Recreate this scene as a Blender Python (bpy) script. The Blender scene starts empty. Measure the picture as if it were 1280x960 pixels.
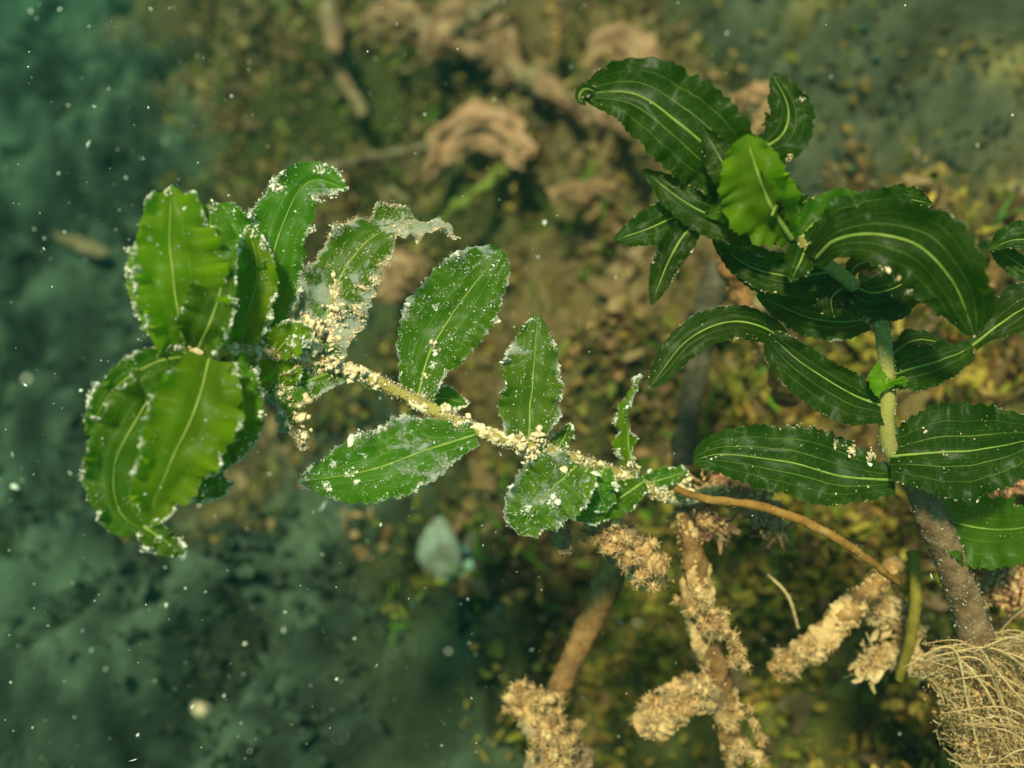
import bpy, math, random
import numpy as np
from mathutils import Vector, Matrix

random.seed(7)
RNG = np.random.default_rng(11)
np.seterr(over='ignore')
scene = bpy.context.scene
COL = scene.collection

# ------------------------------------------------------------------ camera
HFOV = math.radians(50.0)
TAN = math.tan(HFOV / 2)
CAM = np.array([0.0, -0.40, 0.40])
PITCH = math.radians(45.0)
cam_data = bpy.data.cameras.new('camera')
cam_data.sensor_width = 36.0
cam_data.lens = 18.0 / TAN
cam_data.clip_start = 0.005
cam_data.clip_end = 60.0
cam_data.dof.use_dof = True
cam_data.dof.focus_distance = 0.282
cam_data.dof.aperture_fstop = 8.2
cam = bpy.data.objects.new('camera', cam_data)
COL.objects.link(cam)
cam.location = CAM
cam.rotation_euler = (PITCH, 0, 0)
scene.camera = cam
RIGHT = np.array([1.0, 0, 0])
UP = np.array([0, math.cos(PITCH), math.sin(PITCH)])
BACK = np.array([0, -math.sin(PITCH), math.cos(PITCH)])

# ------------------------------------------------------------------ sky and sun
sun_cam = np.array([-0.17, 0.42, 0.89])
sun_w = sun_cam[0] * RIGHT + sun_cam[1] * UP + sun_cam[2] * BACK
sun_w /= np.linalg.norm(sun_w)
SUN_EL = math.asin(sun_w[2])
SUN_AZ = math.atan2(sun_w[0], sun_w[1])
world = bpy.data.worlds.new('World')
scene.world = world
world.use_nodes = True
wn = world.node_tree.nodes
wl = world.node_tree.links
wn.clear()
wo = wn.new('ShaderNodeOutputWorld')
bg = wn.new('ShaderNodeBackground')
sky = wn.new('ShaderNodeTexSky')
sky.sky_type = 'NISHITA'
sky.sun_disc = False
sky.sun_elevation = SUN_EL
sky.sun_rotation = SUN_AZ
tint = wn.new('ShaderNodeMix')
tint.data_type = 'RGBA'
tint.blend_type = 'MULTIPLY'
tint.inputs['Factor'].default_value = 1.0
tint.inputs['B'].default_value = (0.62, 1.0, 0.74, 1)      # daylight filtered by green lake water
wl.new(sky.outputs['Color'], tint.inputs['A'])
wl.new(tint.outputs['Result'], bg.inputs['Color'])
bg.inputs['Strength'].default_value = 0.08
wl.new(bg.outputs['Background'], wo.inputs['Surface'])

sun_data = bpy.data.lights.new('sun', 'SUN')
sun_data.energy = 3.6
sun_data.angle = math.radians(7.0)      # softened by the cloudy water
sun_data.color = (1.0, 0.80, 0.56)
sun = bpy.data.objects.new('sun', sun_data)
COL.objects.link(sun)
sun.rotation_euler = Vector(sun_w).to_track_quat('Z', 'Y').to_euler()

scene.view_settings.view_transform = 'Standard'
scene.view_settings.look = 'None'
scene.view_settings.exposure = 1.18
scene.view_settings.gamma = 1.0
scene.view_settings.use_curve_mapping = False
scene.render.engine = 'CYCLES'
scene.cycles.use_denoising = True
scene.cycles.max_bounces = 4
scene.cycles.diffuse_bounces = 2
scene.cycles.glossy_bounces = 1
scene.cycles.transmission_bounces = 3
scene.cycles.volume_bounces = 0
scene.cycles.transparent_max_bounces = 8
scene.cycles.sample_clamp_indirect = 4.0
scene.cycles.caustics_reflective = False
scene.cycles.caustics_refractive = False


# ------------------------------------------------------------------ numeric helpers
def P(px, py, cm):
    """photograph position and distance in cm -> point of the place"""
    d = cm * 0.01
    x = (px - 640.0) / 640.0 * TAN * d
    y = -(py - 480.0) / 640.0 * TAN * d
    return CAM + RIGHT * x + UP * y - BACK * d


def pxm(cm):
    return cm * 0.01 * TAN / 640.0


def _hash(ix, iy, iz, seed):
    h = (ix * 374761393 + iy * 668265263 + iz * 2147483647 + seed * 1274126177) & 0xFFFFFFFF
    h = ((h ^ (h >> 13)) * 1274126177) & 0xFFFFFFFF
    h = ((h ^ (h >> 16)) * 2246822519) & 0xFFFFFFFF
    return ((h ^ (h >> 15)) & 0xFFFFFF) / float(0xFFFFFF)


def noise2(x, y, seed=0):
    x = np.asarray(x, float); y = np.asarray(y, float)
    xi = np.floor(x).astype(np.int64); yi = np.floor(y).astype(np.int64)
    fx = x - xi; fy = y - yi
    ux = fx * fx * fx * (fx * (fx * 6 - 15) + 10); uy = fy * fy * fy * (fy * (fy * 6 - 15) + 10)

    def g(a, b, dx, dy):
        an = _hash(a, b, a * 0, seed) * 2 * np.pi
        return np.cos(an) * dx + np.sin(an) * dy
    a = g(xi, yi, fx, fy); b = g(xi + 1, yi, fx - 1, fy)
    c = g(xi, yi + 1, fx, fy - 1); d = g(xi + 1, yi + 1, fx - 1, fy - 1)
    return ((a * (1 - ux) + b * ux) * (1 - uy) + (c * (1 - ux) + d * ux) * uy) * 1.5


def sstep(a, b, x):
    t = np.clip((np.asarray(x, float) - a) / (b - a), 0, 1)
    return t * t * (3 - 2 * t)


def norm(v):
    return v / np.maximum(np.linalg.norm(v, axis=-1, keepdims=True), 1e-12)


def catmull(pts, n):
    p = np.array(pts, float)
    if len(p) == 2:
        p = np.vstack([p[0], (p[0] + p[1]) / 2, p[1]])
    q = np.vstack([2 * p[0] - p[1], p, 2 * p[-1] - p[-2]])
    out = []
    m = 24
    for i in range(1, len(q) - 2):
        t = np.linspace(0, 1, m, endpoint=False)[:, None]
        a, b, c, d = q[i - 1], q[i], q[i + 1], q[i + 2]
        out.append(0.5 * ((2 * b) + (-a + c) * t + (2 * a - 5 * b + 4 * c - d) * t ** 2 + (-a + 3 * b - 3 * c + d) * t ** 3))
    out.append(p[-1:])
    o = np.vstack(out)
    k = min(3, o.shape[1])
    s = np.concatenate([[0], np.cumsum(np.linalg.norm(np.diff(o[:, :k], axis=0), axis=1))])
    u = np.linspace(0, s[-1], n)
    return np.stack([np.interp(u, s, o[:, j]) for j in range(o.shape[1])], 1)


# ------------------------------------------------------------------ object helpers
def link(name, me, mat, parent=None, smooth=True):
    if mat is not None:
        me.materials.append(mat)
    if smooth:
        me.polygons.foreach_set('use_smooth', np.ones(len(me.polygons), bool))
    o = bpy.data.objects.new(name, me)
    COL.objects.link(o)
    if parent is not None:
        o.parent = parent
    return o


def mesh(name, v, f, base=None):
    me = bpy.data.meshes.new(name)
    v = np.asarray(v, float)
    if base is not None:
        v = v - base
    f = np.asarray(f, np.int32)
    me.vertices.add(len(v))
    me.vertices.foreach_set('co', v.astype(np.float32).ravel())
    k = f.shape[1]
    me.loops.add(f.size)
    me.loops.foreach_set('vertex_index', f.ravel())
    me.polygons.add(len(f))
    me.polygons.foreach_set('loop_start', np.arange(0, f.size, k, dtype=np.int32))
    me.polygons.foreach_set('loop_total', np.full(len(f), k, np.int32))
    me.update(calc_edges=True)
    return me


def vcol(me, cols, name='tone'):
    a = me.attributes.new(name, 'FLOAT_COLOR', 'POINT')
    c = np.ones((len(me.vertices), 4), np.float32)
    c[:, :cols.shape[1]] = cols
    a.data.foreach_set('color', c.ravel())


def thing(name, loc, label, cat, group=None):
    o = bpy.data.objects.new(name, None)
    o.empty_display_size = 0.01
    COL.objects.link(o)
    o.location = loc
    o['label'] = label
    o['category'] = cat
    if group:
        o['group'] = group
    return o


def tag(o, label, cat=None, group=None, kind=None):
    o['label'] = label
    if cat: o['category'] = cat
    if group: o['group'] = group
    if kind: o['kind'] = kind
    return o


def grid_faces(n, m, wrap=False):
    i, j = np.meshgrid(np.arange(n - 1), np.arange(m if wrap else m - 1), indexing='ij')
    j2 = (j + 1) % m
    return np.stack([i * m + j, i * m + j2, (i + 1) * m + j2, (i + 1) * m + j], -1).reshape(-1, 4)


def tube_geo(pts, radii, seg=12, rough=0.0, seed=0, n=40, bias=0.0):
    """pts world points, radii per control point -> verts, faces (ends closed by shrinking)"""
    q = catmull([list(p) + [r] for p, r in zip(pts, radii)], n)
    c = q[:, :3]; r = q[:, 3].copy()
    T = norm(np.gradient(c, axis=0))
    ref = np.array([0.31, -0.52, 0.79])
    A = norm(np.cross(T, ref)); B = np.cross(T, A)
    th = np.linspace(0, 2 * np.pi, seg, endpoint=False)
    c = np.vstack([c[:1], c, c[-1:]]); A = np.vstack([A[:1], A, A[-1:]]); B = np.vstack([B[:1], B, B[-1:]])
    r = np.concatenate([[r[0] * .05], r, [r[-1] * .05]])
    rr = r[:, None] * np.ones(seg)[None]
    if rough:
        g = np.random.default_rng(abs(seed) + 1)
        base_v = c[:, None] + rr[..., None] * (np.cos(th)[None, :, None] * A[:, None] + np.sin(th)[None, :, None] * B[:, None])
        k0 = 1.0 / max(r.max(), 1e-5)
        d = np.zeros(rr.shape)
        for fr, am in ((.7, .8), (1.6, .6), (3.6, .42), (7.5, .30)):
            for _ in range(7):
                d += am / 3 * np.sin(base_v @ (g.normal(size=3) * fr * k0) + g.uniform(0, 6))
        rr = rr * np.maximum(1 + bias + rough * d, .05)
    v = c[:, None] + rr[..., None] * (np.cos(th)[None, :, None] * A[:, None] + np.sin(th)[None, :, None] * B[:, None])
    return v.reshape(-1, 3), grid_faces(len(r), seg, True), c[1:-1], r[1:-1], A[1:-1], B[1:-1]


# rough eight-sided crumb, and a sphere for lumps
OCT_V = np.array([[1, 0, 0], [-1, 0, 0], [0, 1, 0], [0, -1, 0], [0, 0, 1], [0, 0, -1]], float)
OCT_F = np.array([[0, 2, 4], [2, 1, 4], [1, 3, 4], [3, 0, 4], [2, 0, 5], [1, 2, 5], [3, 1, 5], [0, 3, 5]])


def _sphere(level):
    v = [tuple(x) for x in OCT_V]; f = [tuple(x) for x in OCT_F]
    for _ in range(level):
        mid = {}; nf = []

        def mp(a, b):
            k = (min(a, b), max(a, b))
            if k not in mid:
                p = np.array(v[a]) + np.array(v[b]); v.append(tuple(p / np.linalg.norm(p))); mid[k] = len(v) - 1
            return mid[k]
        for a, b, c in f:
            x, y, z = mp(a, b), mp(b, c), mp(c, a)
            nf += [(a, x, z), (x, b, y), (z, y, c), (x, y, z)]
        f = nf
    return np.array(v), np.array(f)


SPH = {k: _sphere(k) for k in (1, 2, 3)}


def lumps_geo(cen, rad, rng, flat=None, rough=.55, level=2):
    """crumbly lumps: spheres broken up by noise; flat = (normal, squash)"""
    SPH_V, SPH_F = SPH[level]
    vs, fs = [], []
    for k, (c, r) in enumerate(zip(cen, rad)):
        d = np.zeros(len(SPH_V))
        for fr, am in ((2.2, .5), (4.5, .32), (9, .20), (17, .12)):
            for _ in range(3):
                d += am / 2.2 * np.sin(SPH_V @ (rng.normal(size=3) * fr) + rng.uniform(0, 6))
        p = SPH_V * (1 + rough * d)[:, None] * np.exp(rng.normal(0, .22, 3)) * r
        if flat is not None:
            n0, q = flat
            p = p - (p @ n0)[:, None] * n0[None] * (1 - q)
        vs.append(p + c); fs.append(SPH_F + k * len(SPH_V))
    return np.vstack(vs), np.vstack(fs)


def grains_geo(pos, size, rng, stretch=0.5):
    n = len(pos)
    v = np.repeat(OCT_V[None], n, 0) * (1 + rng.uniform(-.45, .45, (n, 6, 1))) + rng.normal(0, .22, (n, 6, 3))
    sc = np.exp(rng.normal(0, stretch * .6, (n, 1, 3)))
    v = v * sc
    q = norm(rng.normal(size=(n, 4)))
    w, x, y, z = q.T
    R = np.stack([1 - 2 * (y * y + z * z), 2 * (x * y - z * w), 2 * (x * z + y * w), 2 * (x * y + z * w), 1 - 2 * (x * x + z * z), 2 * (y * z - x * w),
                  2 * (x * z - y * w), 2 * (y * z + x * w), 1 - 2 * (x * x + y * y)], 1).reshape(n, 3, 3)
    v = np.einsum('nij,nkj->nki', R, v) * size[:, None, None] + pos[:, None]
    f = OCT_F[None] + (np.arange(n) * 6)[:, None, None]
    return v.reshape(-1, 3), f.reshape(-1, 3)


# ------------------------------------------------------------------ materials
def new_mat(name):
    m = bpy.data.materials.new(name)
    m.use_nodes = True
    m.node_tree.nodes.clear()
    N = m.node_tree.nodes; L = m.node_tree.links
    out = N.new('ShaderNodeOutputMaterial')
    return m, N, L, out


def ramp(N, stops):
    r = N.new('ShaderNodeValToRGB')
    e = r.color_ramp.elements
    while len(e) < len(stops):
        e.new(0.5)
    for k, (p, c) in enumerate(stops):
        e[k].position = p
        e[k].color = (*c, 1) if len(c) == 3 else c
    return r


def math_node(N, L, op, a, b=None, c=None):
    n = N.new('ShaderNodeMath'); n.operation = op
    for i, x in enumerate((a, b, c)):
        if x is None: continue
        if isinstance(x, (int, float)): n.inputs[i].default_value = x
        else: L.new(x, n.inputs[i])
    return n.outputs[0]


def mixc(N, L, fac, a, b, mode='MIX'):
    n = N.new('ShaderNodeMix'); n.data_type = 'RGBA'; n.blend_type = mode
    for k, x in (('Factor', fac), ('A', a), ('B', b)):
        s = [i for i in n.inputs if i.name == k and (i.type == 'VALUE' if k == 'Factor' else i.type == 'RGBA')][0]
        if isinstance(x, (int, float)): s.default_value = x
        elif isinstance(x, tuple): s.default_value = (*x, 1)
        else: L.new(x, s)
    return [o for o in n.outputs if o.type == 'RGBA'][0]


def tex_noise(N, L, scale, detail=4, rough=.6, coord=None, dist=0.0):
    n = N.new('ShaderNodeTexNoise')
    n.inputs['Scale'].default_value = scale
    n.inputs['Detail'].default_value = detail
    n.inputs['Roughness'].default_value = rough
    n.inputs['Distortion'].default_value = dist
    if coord is not None: L.new(coord, n.inputs['Vector'])
    return n.outputs['Fac']


def leaf_material(name, dark, light, trans, dust, tfac=0.45):
    m, N, L, out = new_mat(name)
    uv = N.new('ShaderNodeUVMap')
    sep = N.new('ShaderNodeSeparateXYZ'); L.new(uv.outputs['UV'], sep.inputs[0])
    s, t = sep.outputs[0], sep.outputs[1]
    geo = N.new('ShaderNodeTexCoord')
    pos = geo.outputs['Object']
    oi = N.new('ShaderNodeObjectInfo')
    n1 = tex_noise(N, L, 90, 3, .6, pos)
    n2 = tex_noise(N, L, 420, 3, .6, pos)
    base = mixc(N, L, n1, dark, light)
    # parallel veins, evenly spaced between midrib and margin
    sabs = math_node(N, L, 'ABSOLUTE', math_node(N, L, 'MULTIPLY_ADD', s, 2.0, -1.0))
    vein = None
    for c, w in ((0.0, 0.028), (0.31, 0.013), (0.62, 0.010)):
        d = math_node(N, L, 'ABSOLUTE', math_node(N, L, 'SUBTRACT', sabs, c))
        d = math_node(N, L, 'SUBTRACT', 1.0, math_node(N, L, 'DIVIDE', d, w))
        d = math_node(N, L, 'MAXIMUM', d, 0.0)
        d = math_node(N, L, 'MULTIPLY', d, 1.4 if c == 0 else (0.95 if c < .5 else .65))
        vein = d if vein is None else math_node(N, L, 'MAXIMUM', vein, d)
    # fine secondary lines and cross-veins
    wv = N.new('ShaderNodeTexWave'); wv.wave_type = 'BANDS'; wv.bands_direction = 'X'
    wv.inputs['Scale'].default_value = 9.0
    wv.inputs['Distortion'].default_value = 1.2
    L.new(uv.outputs['UV'], wv.inputs['Vector'])
    fine = math_node(N, L, 'MULTIPLY', math_node(N, L, 'POWER', wv.outputs['Fac'], 8.0), 0.07)
    mp = N.new('ShaderNodeMapping'); mp.inputs['Scale'].default_value = (6, 26, 1); L.new(uv.outputs['UV'], mp.inputs['Vector'])
    vor = N.new('ShaderNodeTexVoronoi'); vor.feature = 'DISTANCE_TO_EDGE'; vor.inputs['Scale'].default_value = 1.0
    L.new(mp.outputs['Vector'], vor.inputs['Vector'])
    cross = math_node(N, L, 'MULTIPLY', math_node(N, L, 'LESS_THAN', vor.outputs['Distance'], 0.035), 0.10)
    allv = math_node(N, L, 'MINIMUM', math_node(N, L, 'ADD', vein, math_node(N, L, 'ADD', fine, cross)), 1.0)
    allv = math_node(N, L, 'MULTIPLY', allv, math_node(N, L, 'MINIMUM', math_node(N, L, 'MAXIMUM', math_node(N, L, 'MULTIPLY_ADD', n1, 3.0, -.75), .40), 1.0))
    col = mixc(N, L, allv, base, (0.34, 0.40, 0.075))
    # blotches of epiphyte
    bl = ramp(N, [(.55, (0, 0, 0)), (.75, (1, 1, 1))]); L.new(n1, bl.inputs[0])
    col = mixc(N, L, math_node(N, L, 'MULTIPLY', bl.outputs[0], .18), col, (0.10, 0.13, 0.02))
    # film of pale silt
    hv = N.new('ShaderNodeHueSaturation'); L.new(col, hv.inputs['Color'])
    L.new(math_node(N, L, 'MULTIPLY_ADD', oi.outputs['Random'], .03, .485), hv.inputs['Hue'])
    L.new(math_node(N, L, 'MULTIPLY_ADD', oi.outputs['Random'], .5, .75), hv.inputs['Value'])
    col = hv.outputs[0]
    n3 = tex_noise(N, L, 190, 5, .72, pos, .4)
    n4 = tex_noise(N, L, 45, 3, .5, pos)
    dm = math_node(N, L, 'ADD', n3, math_node(N, L, 'MULTIPLY_ADD', n4, .9, -.45))
    dm = math_node(N, L, 'ADD', dm, math_node(N, L, 'MULTIPLY', math_node(N, L, 'POWER', sabs, 8.0), .10 + .16 * dust))
    lo = 0.80 - 0.42 * dust
    dr = ramp(N, [(lo, (0, 0, 0)), (min(lo + .10, 1), (.85, .85, .85))]); L.new(dm, dr.inputs[0])
    dustc = mixc(N, L, n2, (0.30, 0.31, 0.25), (0.62, 0.60, 0.50))
    colf = mixc(N, L, dr.outputs[0], col, dustc)
    pr = N.new('ShaderNodeBsdfPrincipled')
    L.new(colf, pr.inputs['Base Color'])
    L.new(math_node(N, L, 'MULTIPLY_ADD', dr.outputs[0], .5, .38), pr.inputs['Roughness'])
    pr.inputs['Specular IOR Level'].default_value = 0.13
    bump = N.new('ShaderNodeBump'); bump.inputs['Strength'].default_value = .5; bump.inputs['Distance'].default_value = .0004
    hgt = math_node(N, L, 'ADD', math_node(N, L, 'MULTIPLY', allv, .8), math_node(N, L, 'ADD', math_node(N, L, 'MULTIPLY', n2, .5), math_node(N, L, 'MULTIPLY', dr.outputs[0], 1.5)))
    L.new(hgt, bump.inputs['Height']); L.new(bump.outputs[0], pr.inputs['Normal'])
    tr = N.new('ShaderNodeBsdfTranslucent')
    tcol = mixc(N, L, allv, trans, (0.55, 0.60, 0.10))
    tcol = mixc(N, L, dr.outputs[0], tcol, (0.25, .25, .15))
    L.new(tcol, tr.inputs['Color'])
    mx = N.new('ShaderNodeMixShader'); mx.inputs[0].default_value = tfac
    L.new(pr.outputs[0], mx.inputs[1]); L.new(tr.outputs[0], mx.inputs[2])
    L.new(mx.outputs[0], out.inputs['Surface'])
    return m


def plain_material(name, stops, scale, rough=.9, bump=.6, bdist=.0006, detail=4, spec=.15, trans=None, scale2=None, vary=0.0):
    m, N, L, out = new_mat(name)
    tc = N.new('ShaderNodeTexCoord')
    n1 = tex_noise(N, L, scale, detail, .65, tc.outputs['Object'])
    r = ramp(N, stops); L.new(n1, r.inputs[0])
    col = r.outputs[0]
    if vary:
        oi = N.new('ShaderNodeObjectInfo')
        hv = N.new('ShaderNodeHueSaturation'); L.new(col, hv.inputs['Color'])
        L.new(math_node(N, L, 'MULTIPLY_ADD', oi.outputs['Random'], vary, 1 - vary / 2), hv.inputs['Value'])
        col = hv.outputs[0]
    pr = N.new('ShaderNodeBsdfPrincipled')
    L.new(col, pr.inputs['Base Color'])
    pr.inputs['Roughness'].default_value = rough
    pr.inputs['Specular IOR Level'].default_value = spec
    n2 = tex_noise(N, L, (scale2 or scale * 4), 3, .7, tc.outputs['Object'])
    b = N.new('ShaderNodeBump'); b.inputs['Strength'].default_value = bump; b.inputs['Distance'].default_value = bdist
    L.new(n2, b.inputs['Height']); L.new(b.outputs[0], pr.inputs['Normal'])
    if trans:
        tr = N.new('ShaderNodeBsdfTranslucent'); tr.inputs[0].default_value = (*trans[0], 1)
        mx = N.new('ShaderNodeMixShader'); mx.inputs[0].default_value = trans[1]
        L.new(pr.outputs[0], mx.inputs[1]); L.new(tr.outputs[0], mx.inputs[2]); L.new(mx.outputs[0], out.inputs['Surface'])
    else:
        L.new(pr.outputs[0], out.inputs['Surface'])
    return m


def toned_material(name, scale, rough=.95, bump=.8, bdist=.001, lo=.6, hi=1.35, trans=0.0):
    """colour from the mesh's own 'tone' attribute, broken up by noise"""
    m, N, L, out = new_mat(name)
    at = N.new('ShaderNodeAttribute'); at.attribute_name = 'tone'
    tc = N.new('ShaderNodeTexCoord')
    n1 = tex_noise(N, L, scale, 5, .7, tc.outputs['Object'])
    r = ramp(N, [(.25, (lo,) * 3), (.75, (hi,) * 3)]); L.new(n1, r.inputs[0])
    col = mixc(N, L, 1.0, at.outputs['Color'], r.outputs[0], 'MULTIPLY')
    pr = N.new('ShaderNodeBsdfPrincipled')
    L.new(col, pr.inputs['Base Color'])
    pr.inputs['Roughness'].default_value = rough
    pr.inputs['Specular IOR Level'].default_value = .1
    n2 = tex_noise(N, L, scale * 3, 3, .7, tc.outputs['Object'])
    b = N.new('ShaderNodeBump'); b.inputs['Strength'].default_value = bump; b.inputs['Distance'].default_value = bdist
    L.new(n2, b.inputs['Height']); L.new(b.outputs[0], pr.inputs['Normal'])
    if trans:
        tr = N.new('ShaderNodeBsdfTranslucent'); L.new(col, tr.inputs[0])
        mx = N.new('ShaderNodeMixShader'); mx.inputs[0].default_value = trans
        L.new(pr.outputs[0], mx.inputs[1]); L.new(tr.outputs[0], mx.inputs[2]); L.new(mx.outputs[0], out.inputs['Surface'])
    else:
        L.new(pr.outputs[0], out.inputs['Surface'])
    return m


M_LEAF = leaf_material('pondweed_leaf', (0.028, 0.088, 0.003), (0.066, 0.165, 0.004), (0.27, 0.45, 0.004), 0.10, .5)
M_LEAF_DARK = leaf_material('pondweed_leaf_deep_green', (0.008, 0.025, 0.001), (0.020, 0.050, 0.002), (0.14, 0.20, 0.002), 0.05, .48)
M_LEAF_YOUNG = leaf_material('pondweed_leaf_young', (0.075, 0.160, 0.002), (0.15, 0.26, 0.004), (0.52, 0.68, 0.005), 0.10, .62)
M_LEAF_DUSTY = leaf_material('pondweed_leaf_dusty', (0.038, 0.100, 0.003), (0.070, 0.160, 0.005), (0.27, 0.43, 0.005), 0.54, .5)
M_LEAF_PALE = leaf_material('pondweed_leaf_pale', (0.06, 0.13, 0.008), (0.11, 0.20, 0.015), (0.36, 0.50, 0.02), 0.52, .5)
M_LEAF_HEAVY = leaf_material('pondweed_leaf_silted', (0.038, 0.096, 0.003), (0.070, 0.160, 0.005), (0.27, 0.41, 0.005), 0.72, .45)
M_MIDRIB = plain_material('pondweed_midrib', [(.3, (.16, .24, .03)), (.7, (.36, .40, .08))], 300, .6, .3, .0001, trans=((.4, .5, .08), .3))
M_STEM = plain_material('pondweed_stem', [(.3, (.30, .21, .045)), (.5, (.44, .33, .09)), (.7, (.36, .33, .06))], 160, .7, .6, .0004, trans=((.6, .46, .08), .3))
M_STEM_BROWN = plain_material('pondweed_stem_brown', [(.3, (.12, .055, .025)), (.6, (.25, .135, .070)), (.8, (.36, .25, .15))], 240, .85, .8, .0006)
M_SILT = plain_material('pale_silt', [(.3, (.50, .43, .32)), (.55, (.70, .63, .50)), (.75, (.82, .78, .67))], 260, 1, .9, .0003, spec=.05)
M_SILT_WARM = plain_material('cream_silt', [(.3, (.54, .36, .20)), (.55, (.74, .54, .34)), (.75, (.84, .70, .50))], 260, 1, .9, .0003, spec=.05)
M_SILT_TAN = plain_material('tan_silt', [(.3, (.38, .18, .07)), (.55, (.58, .32, .14)), (.75, (.72, .47, .25))], 200, 1, .9, .0004, spec=.05)
M_DEADLEAF = plain_material('dead_leaf', [(.3, (.30, .125, .06)), (.55, (.50, .225, .125)), (.75, (.58, .32, .19))], 70, .95, .9, .001, trans=((.4, .22, .09), .25), vary=.5)
M_TWIG = plain_material('silted_twig', [(.3, (.11, .055, .025)), (.5, (.27, .155, .08)), (.75, (.42, .28, .16))], 110, 1, 1, .0012, vary=.4)
M_DEADSTEM = plain_material('dead_stem', [(.3, (.13, .05, .02)), (.55, (.30, .135, .045)), (.8, (.48, .28, .12))], 180, .9, .9, .0006, vary=.35)
M_ORANGE = plain_material('orange_stem', [(.3, (.13, .055, .015)), (.55, (.32, .14, .03)), (.8, (.42, .27, .10))], 150, .7, .6, .0004, trans=((.6, .25, .03), .2))
M_YELLOW = plain_material('yellow_stem', [(.3, (.16, .11, .02)), (.6, (.34, .24, .035)), (.8, (.36, .30, .09))], 150, .7, .5, .0004, trans=((.6, .45, .04), .3))
M_OLIVE = plain_material('olive_stem', [(.3, (.10, .10, .015)), (.6, (.17, .16, .025)), (.8, (.22, .18, .05))], 120, .8, .6, .0006)
M_FIBRE = plain_material('straw_fibre', [(.3, (.44, .23, .09)), (.55, (.66, .41, .20)), (.8, (.80, .58, .34))], 220, .9, .5, .0003, trans=((.5, .36, .14), .2))
M_SHELL = plain_material('pale_shell', [(.36, (.09, .08, .045)), (.48, (.19, .19, .145)), (.7, (.30, .30, .24))], 60, .55, .4, .0006, spec=.3)
M_GRAIN = plain_material('tan_grain', [(.3, (.60, .45, .24)), (.7, (.72, .58, .36))], 300, 1, .1, .0001)
M_PARTICLE = plain_material('drifting_silt', [(.3, (.75, .66, .48)), (.7, (.90, .86, .78))], 500, 1, .1, .0001)
M_BED = toned_material('lakebed_silt', 55, lo=.55, hi=1.4, bump=1.0, bdist=.003)
M_ALGAE = toned_material('algae_flakes', 120, lo=.6, hi=1.35, bump=.8, bdist=.001, trans=.3)


# ------------------------------------------------------------------ the lake bed
def bed_z(x, y):
    x = np.asarray(x, float); y = np.asarray(y, float)
    z = 0.476 * 0.62 * np.tanh(x / 0.62) + 0.111 * 0.8 * np.tanh(y / 0.8)
    # folds of silt run from lower left to upper right of the view
    a = math.radians(38)
    u = x * math.cos(a) + y * math.sin(a); w = -x * math.sin(a) + y * math.cos(a)
    left = 1 - sstep(-.10, .12, x + .40 * y + .10 + .05 * noise2(x * 8, y * 8, 30))
    mid = 1 - left
    strata = sstep(.09, .15, x + .02 * noise2(x * 20, y * 20, 37)) * sstep(.02, .09, y)
    wob = .03 * noise2(x * 7, y * 7, 3)
    z = z + left * (.060 * noise2(u * 4, w * 11, 5) + .030 * noise2(u * 8, w * 24, 6) + .022 * noise2(u * 20, w * 34, 7) + .011 * noise2(u * 42, w * 70, 8))
    a2 = math.radians(36)
    u2 = x * math.cos(a2) + y * math.sin(a2); w2 = -x * math.sin(a2) + y * math.cos(a2) + wob
    st = w2 * 19
    z = z + strata * (.030 * (sstep(.0, .85, st - np.floor(st)) - .5) - .10 * np.exp(-((st - np.floor(st) - .5) / .13) ** 2) * sstep(-.25, .35, noise2(u2 * 9, np.floor(st) * 3.7, 11)) + .034 * noise2(u2 * 6, w2 * 22, 9) + .008 * noise2(u2 * 22, w2 * 60, 10))
    soft = mid * (1 - .7 * strata)
    z = z - soft * .055 * sstep(.15, .5, noise2(x * 13 + 7, y * 13, 18))
    z = z + soft * (.095 * noise2(x * 9, y * 9, 12) - (.075 * np.abs(noise2(x * 17, y * 17, 13)) ) - .028 * np.abs(noise2(x * 34, y * 34, 14))
                    - .011 * np.abs(noise2(x * 70, y * 70, 15)))
    # hollow behind the tangle of dead stems
    z = z - .075 * np.exp(-((x - .10) / .085) ** 2 - ((y + .17) / .075) ** 2)
    z = z + .006 * noise2(x * 60, y * 60, 16) + .0035 * noise2(x * 130, y * 130, 17)
    return z


def axis(lo, hi, n, dense_lo, dense_hi, share=.86):
    k = int(n * share); r = (n - k) // 2
    a = dense_lo + (lo - dense_lo) * (np.linspace(1, 0, r, endpoint=False) ** 2.2)
    b = np.linspace(dense_lo, dense_hi, k)
    c = dense_hi + (hi - dense_hi) * (np.linspace(0, 1, r + 1)[1:] ** 2.2)
    return np.concatenate([a, b, c])


gx = axis(-4, 4, 460, -.95, .62)
gy = axis(-4, 4, 380, -.42, .85)
GX, GY = np.meshgrid(gx, gy, indexing='ij')
GZ = bed_z(GX, GY)
V = np.stack([GX, GY, GZ], -1).reshape(-1, 3)
bed_me = mesh('lakebed', V, grid_faces(len(gx), len(gy)))
x, y = V[:, 0], V[:, 1]
left = 1 - sstep(-.10, .12, x + .40 * y + .10 + .12 * noise2(x * 8, y * 8, 30) + .05 * noise2(x * 25, y * 25, 31))
strata = sstep(.09, .15, x + .03 * noise2(x * 20, y * 20, 37)) * sstep(.02, .09, y)
warm = sstep(-.35, .35, noise2(x * 8, y * 8, 32) + .5 * noise2(x * 22, y * 22, 33))
c_left = np.array([.050, .070, .040])
c_tan = np.array([.205, .108, .044]); c_ol = np.array([.062, .052, .014]); c_grey = np.array([.075, .066, .036])
c_mid = c_ol + (c_tan - c_ol) * warm[:, None]
c_st = c_grey + (np.array([.20, .14, .05]) - c_grey) * (sstep(.25, .6, noise2(x * 10 + 3, y * 16, 34)))[:, None]
ua = x * .79 + y * .62; wa = -x * .62 + y * .79
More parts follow.
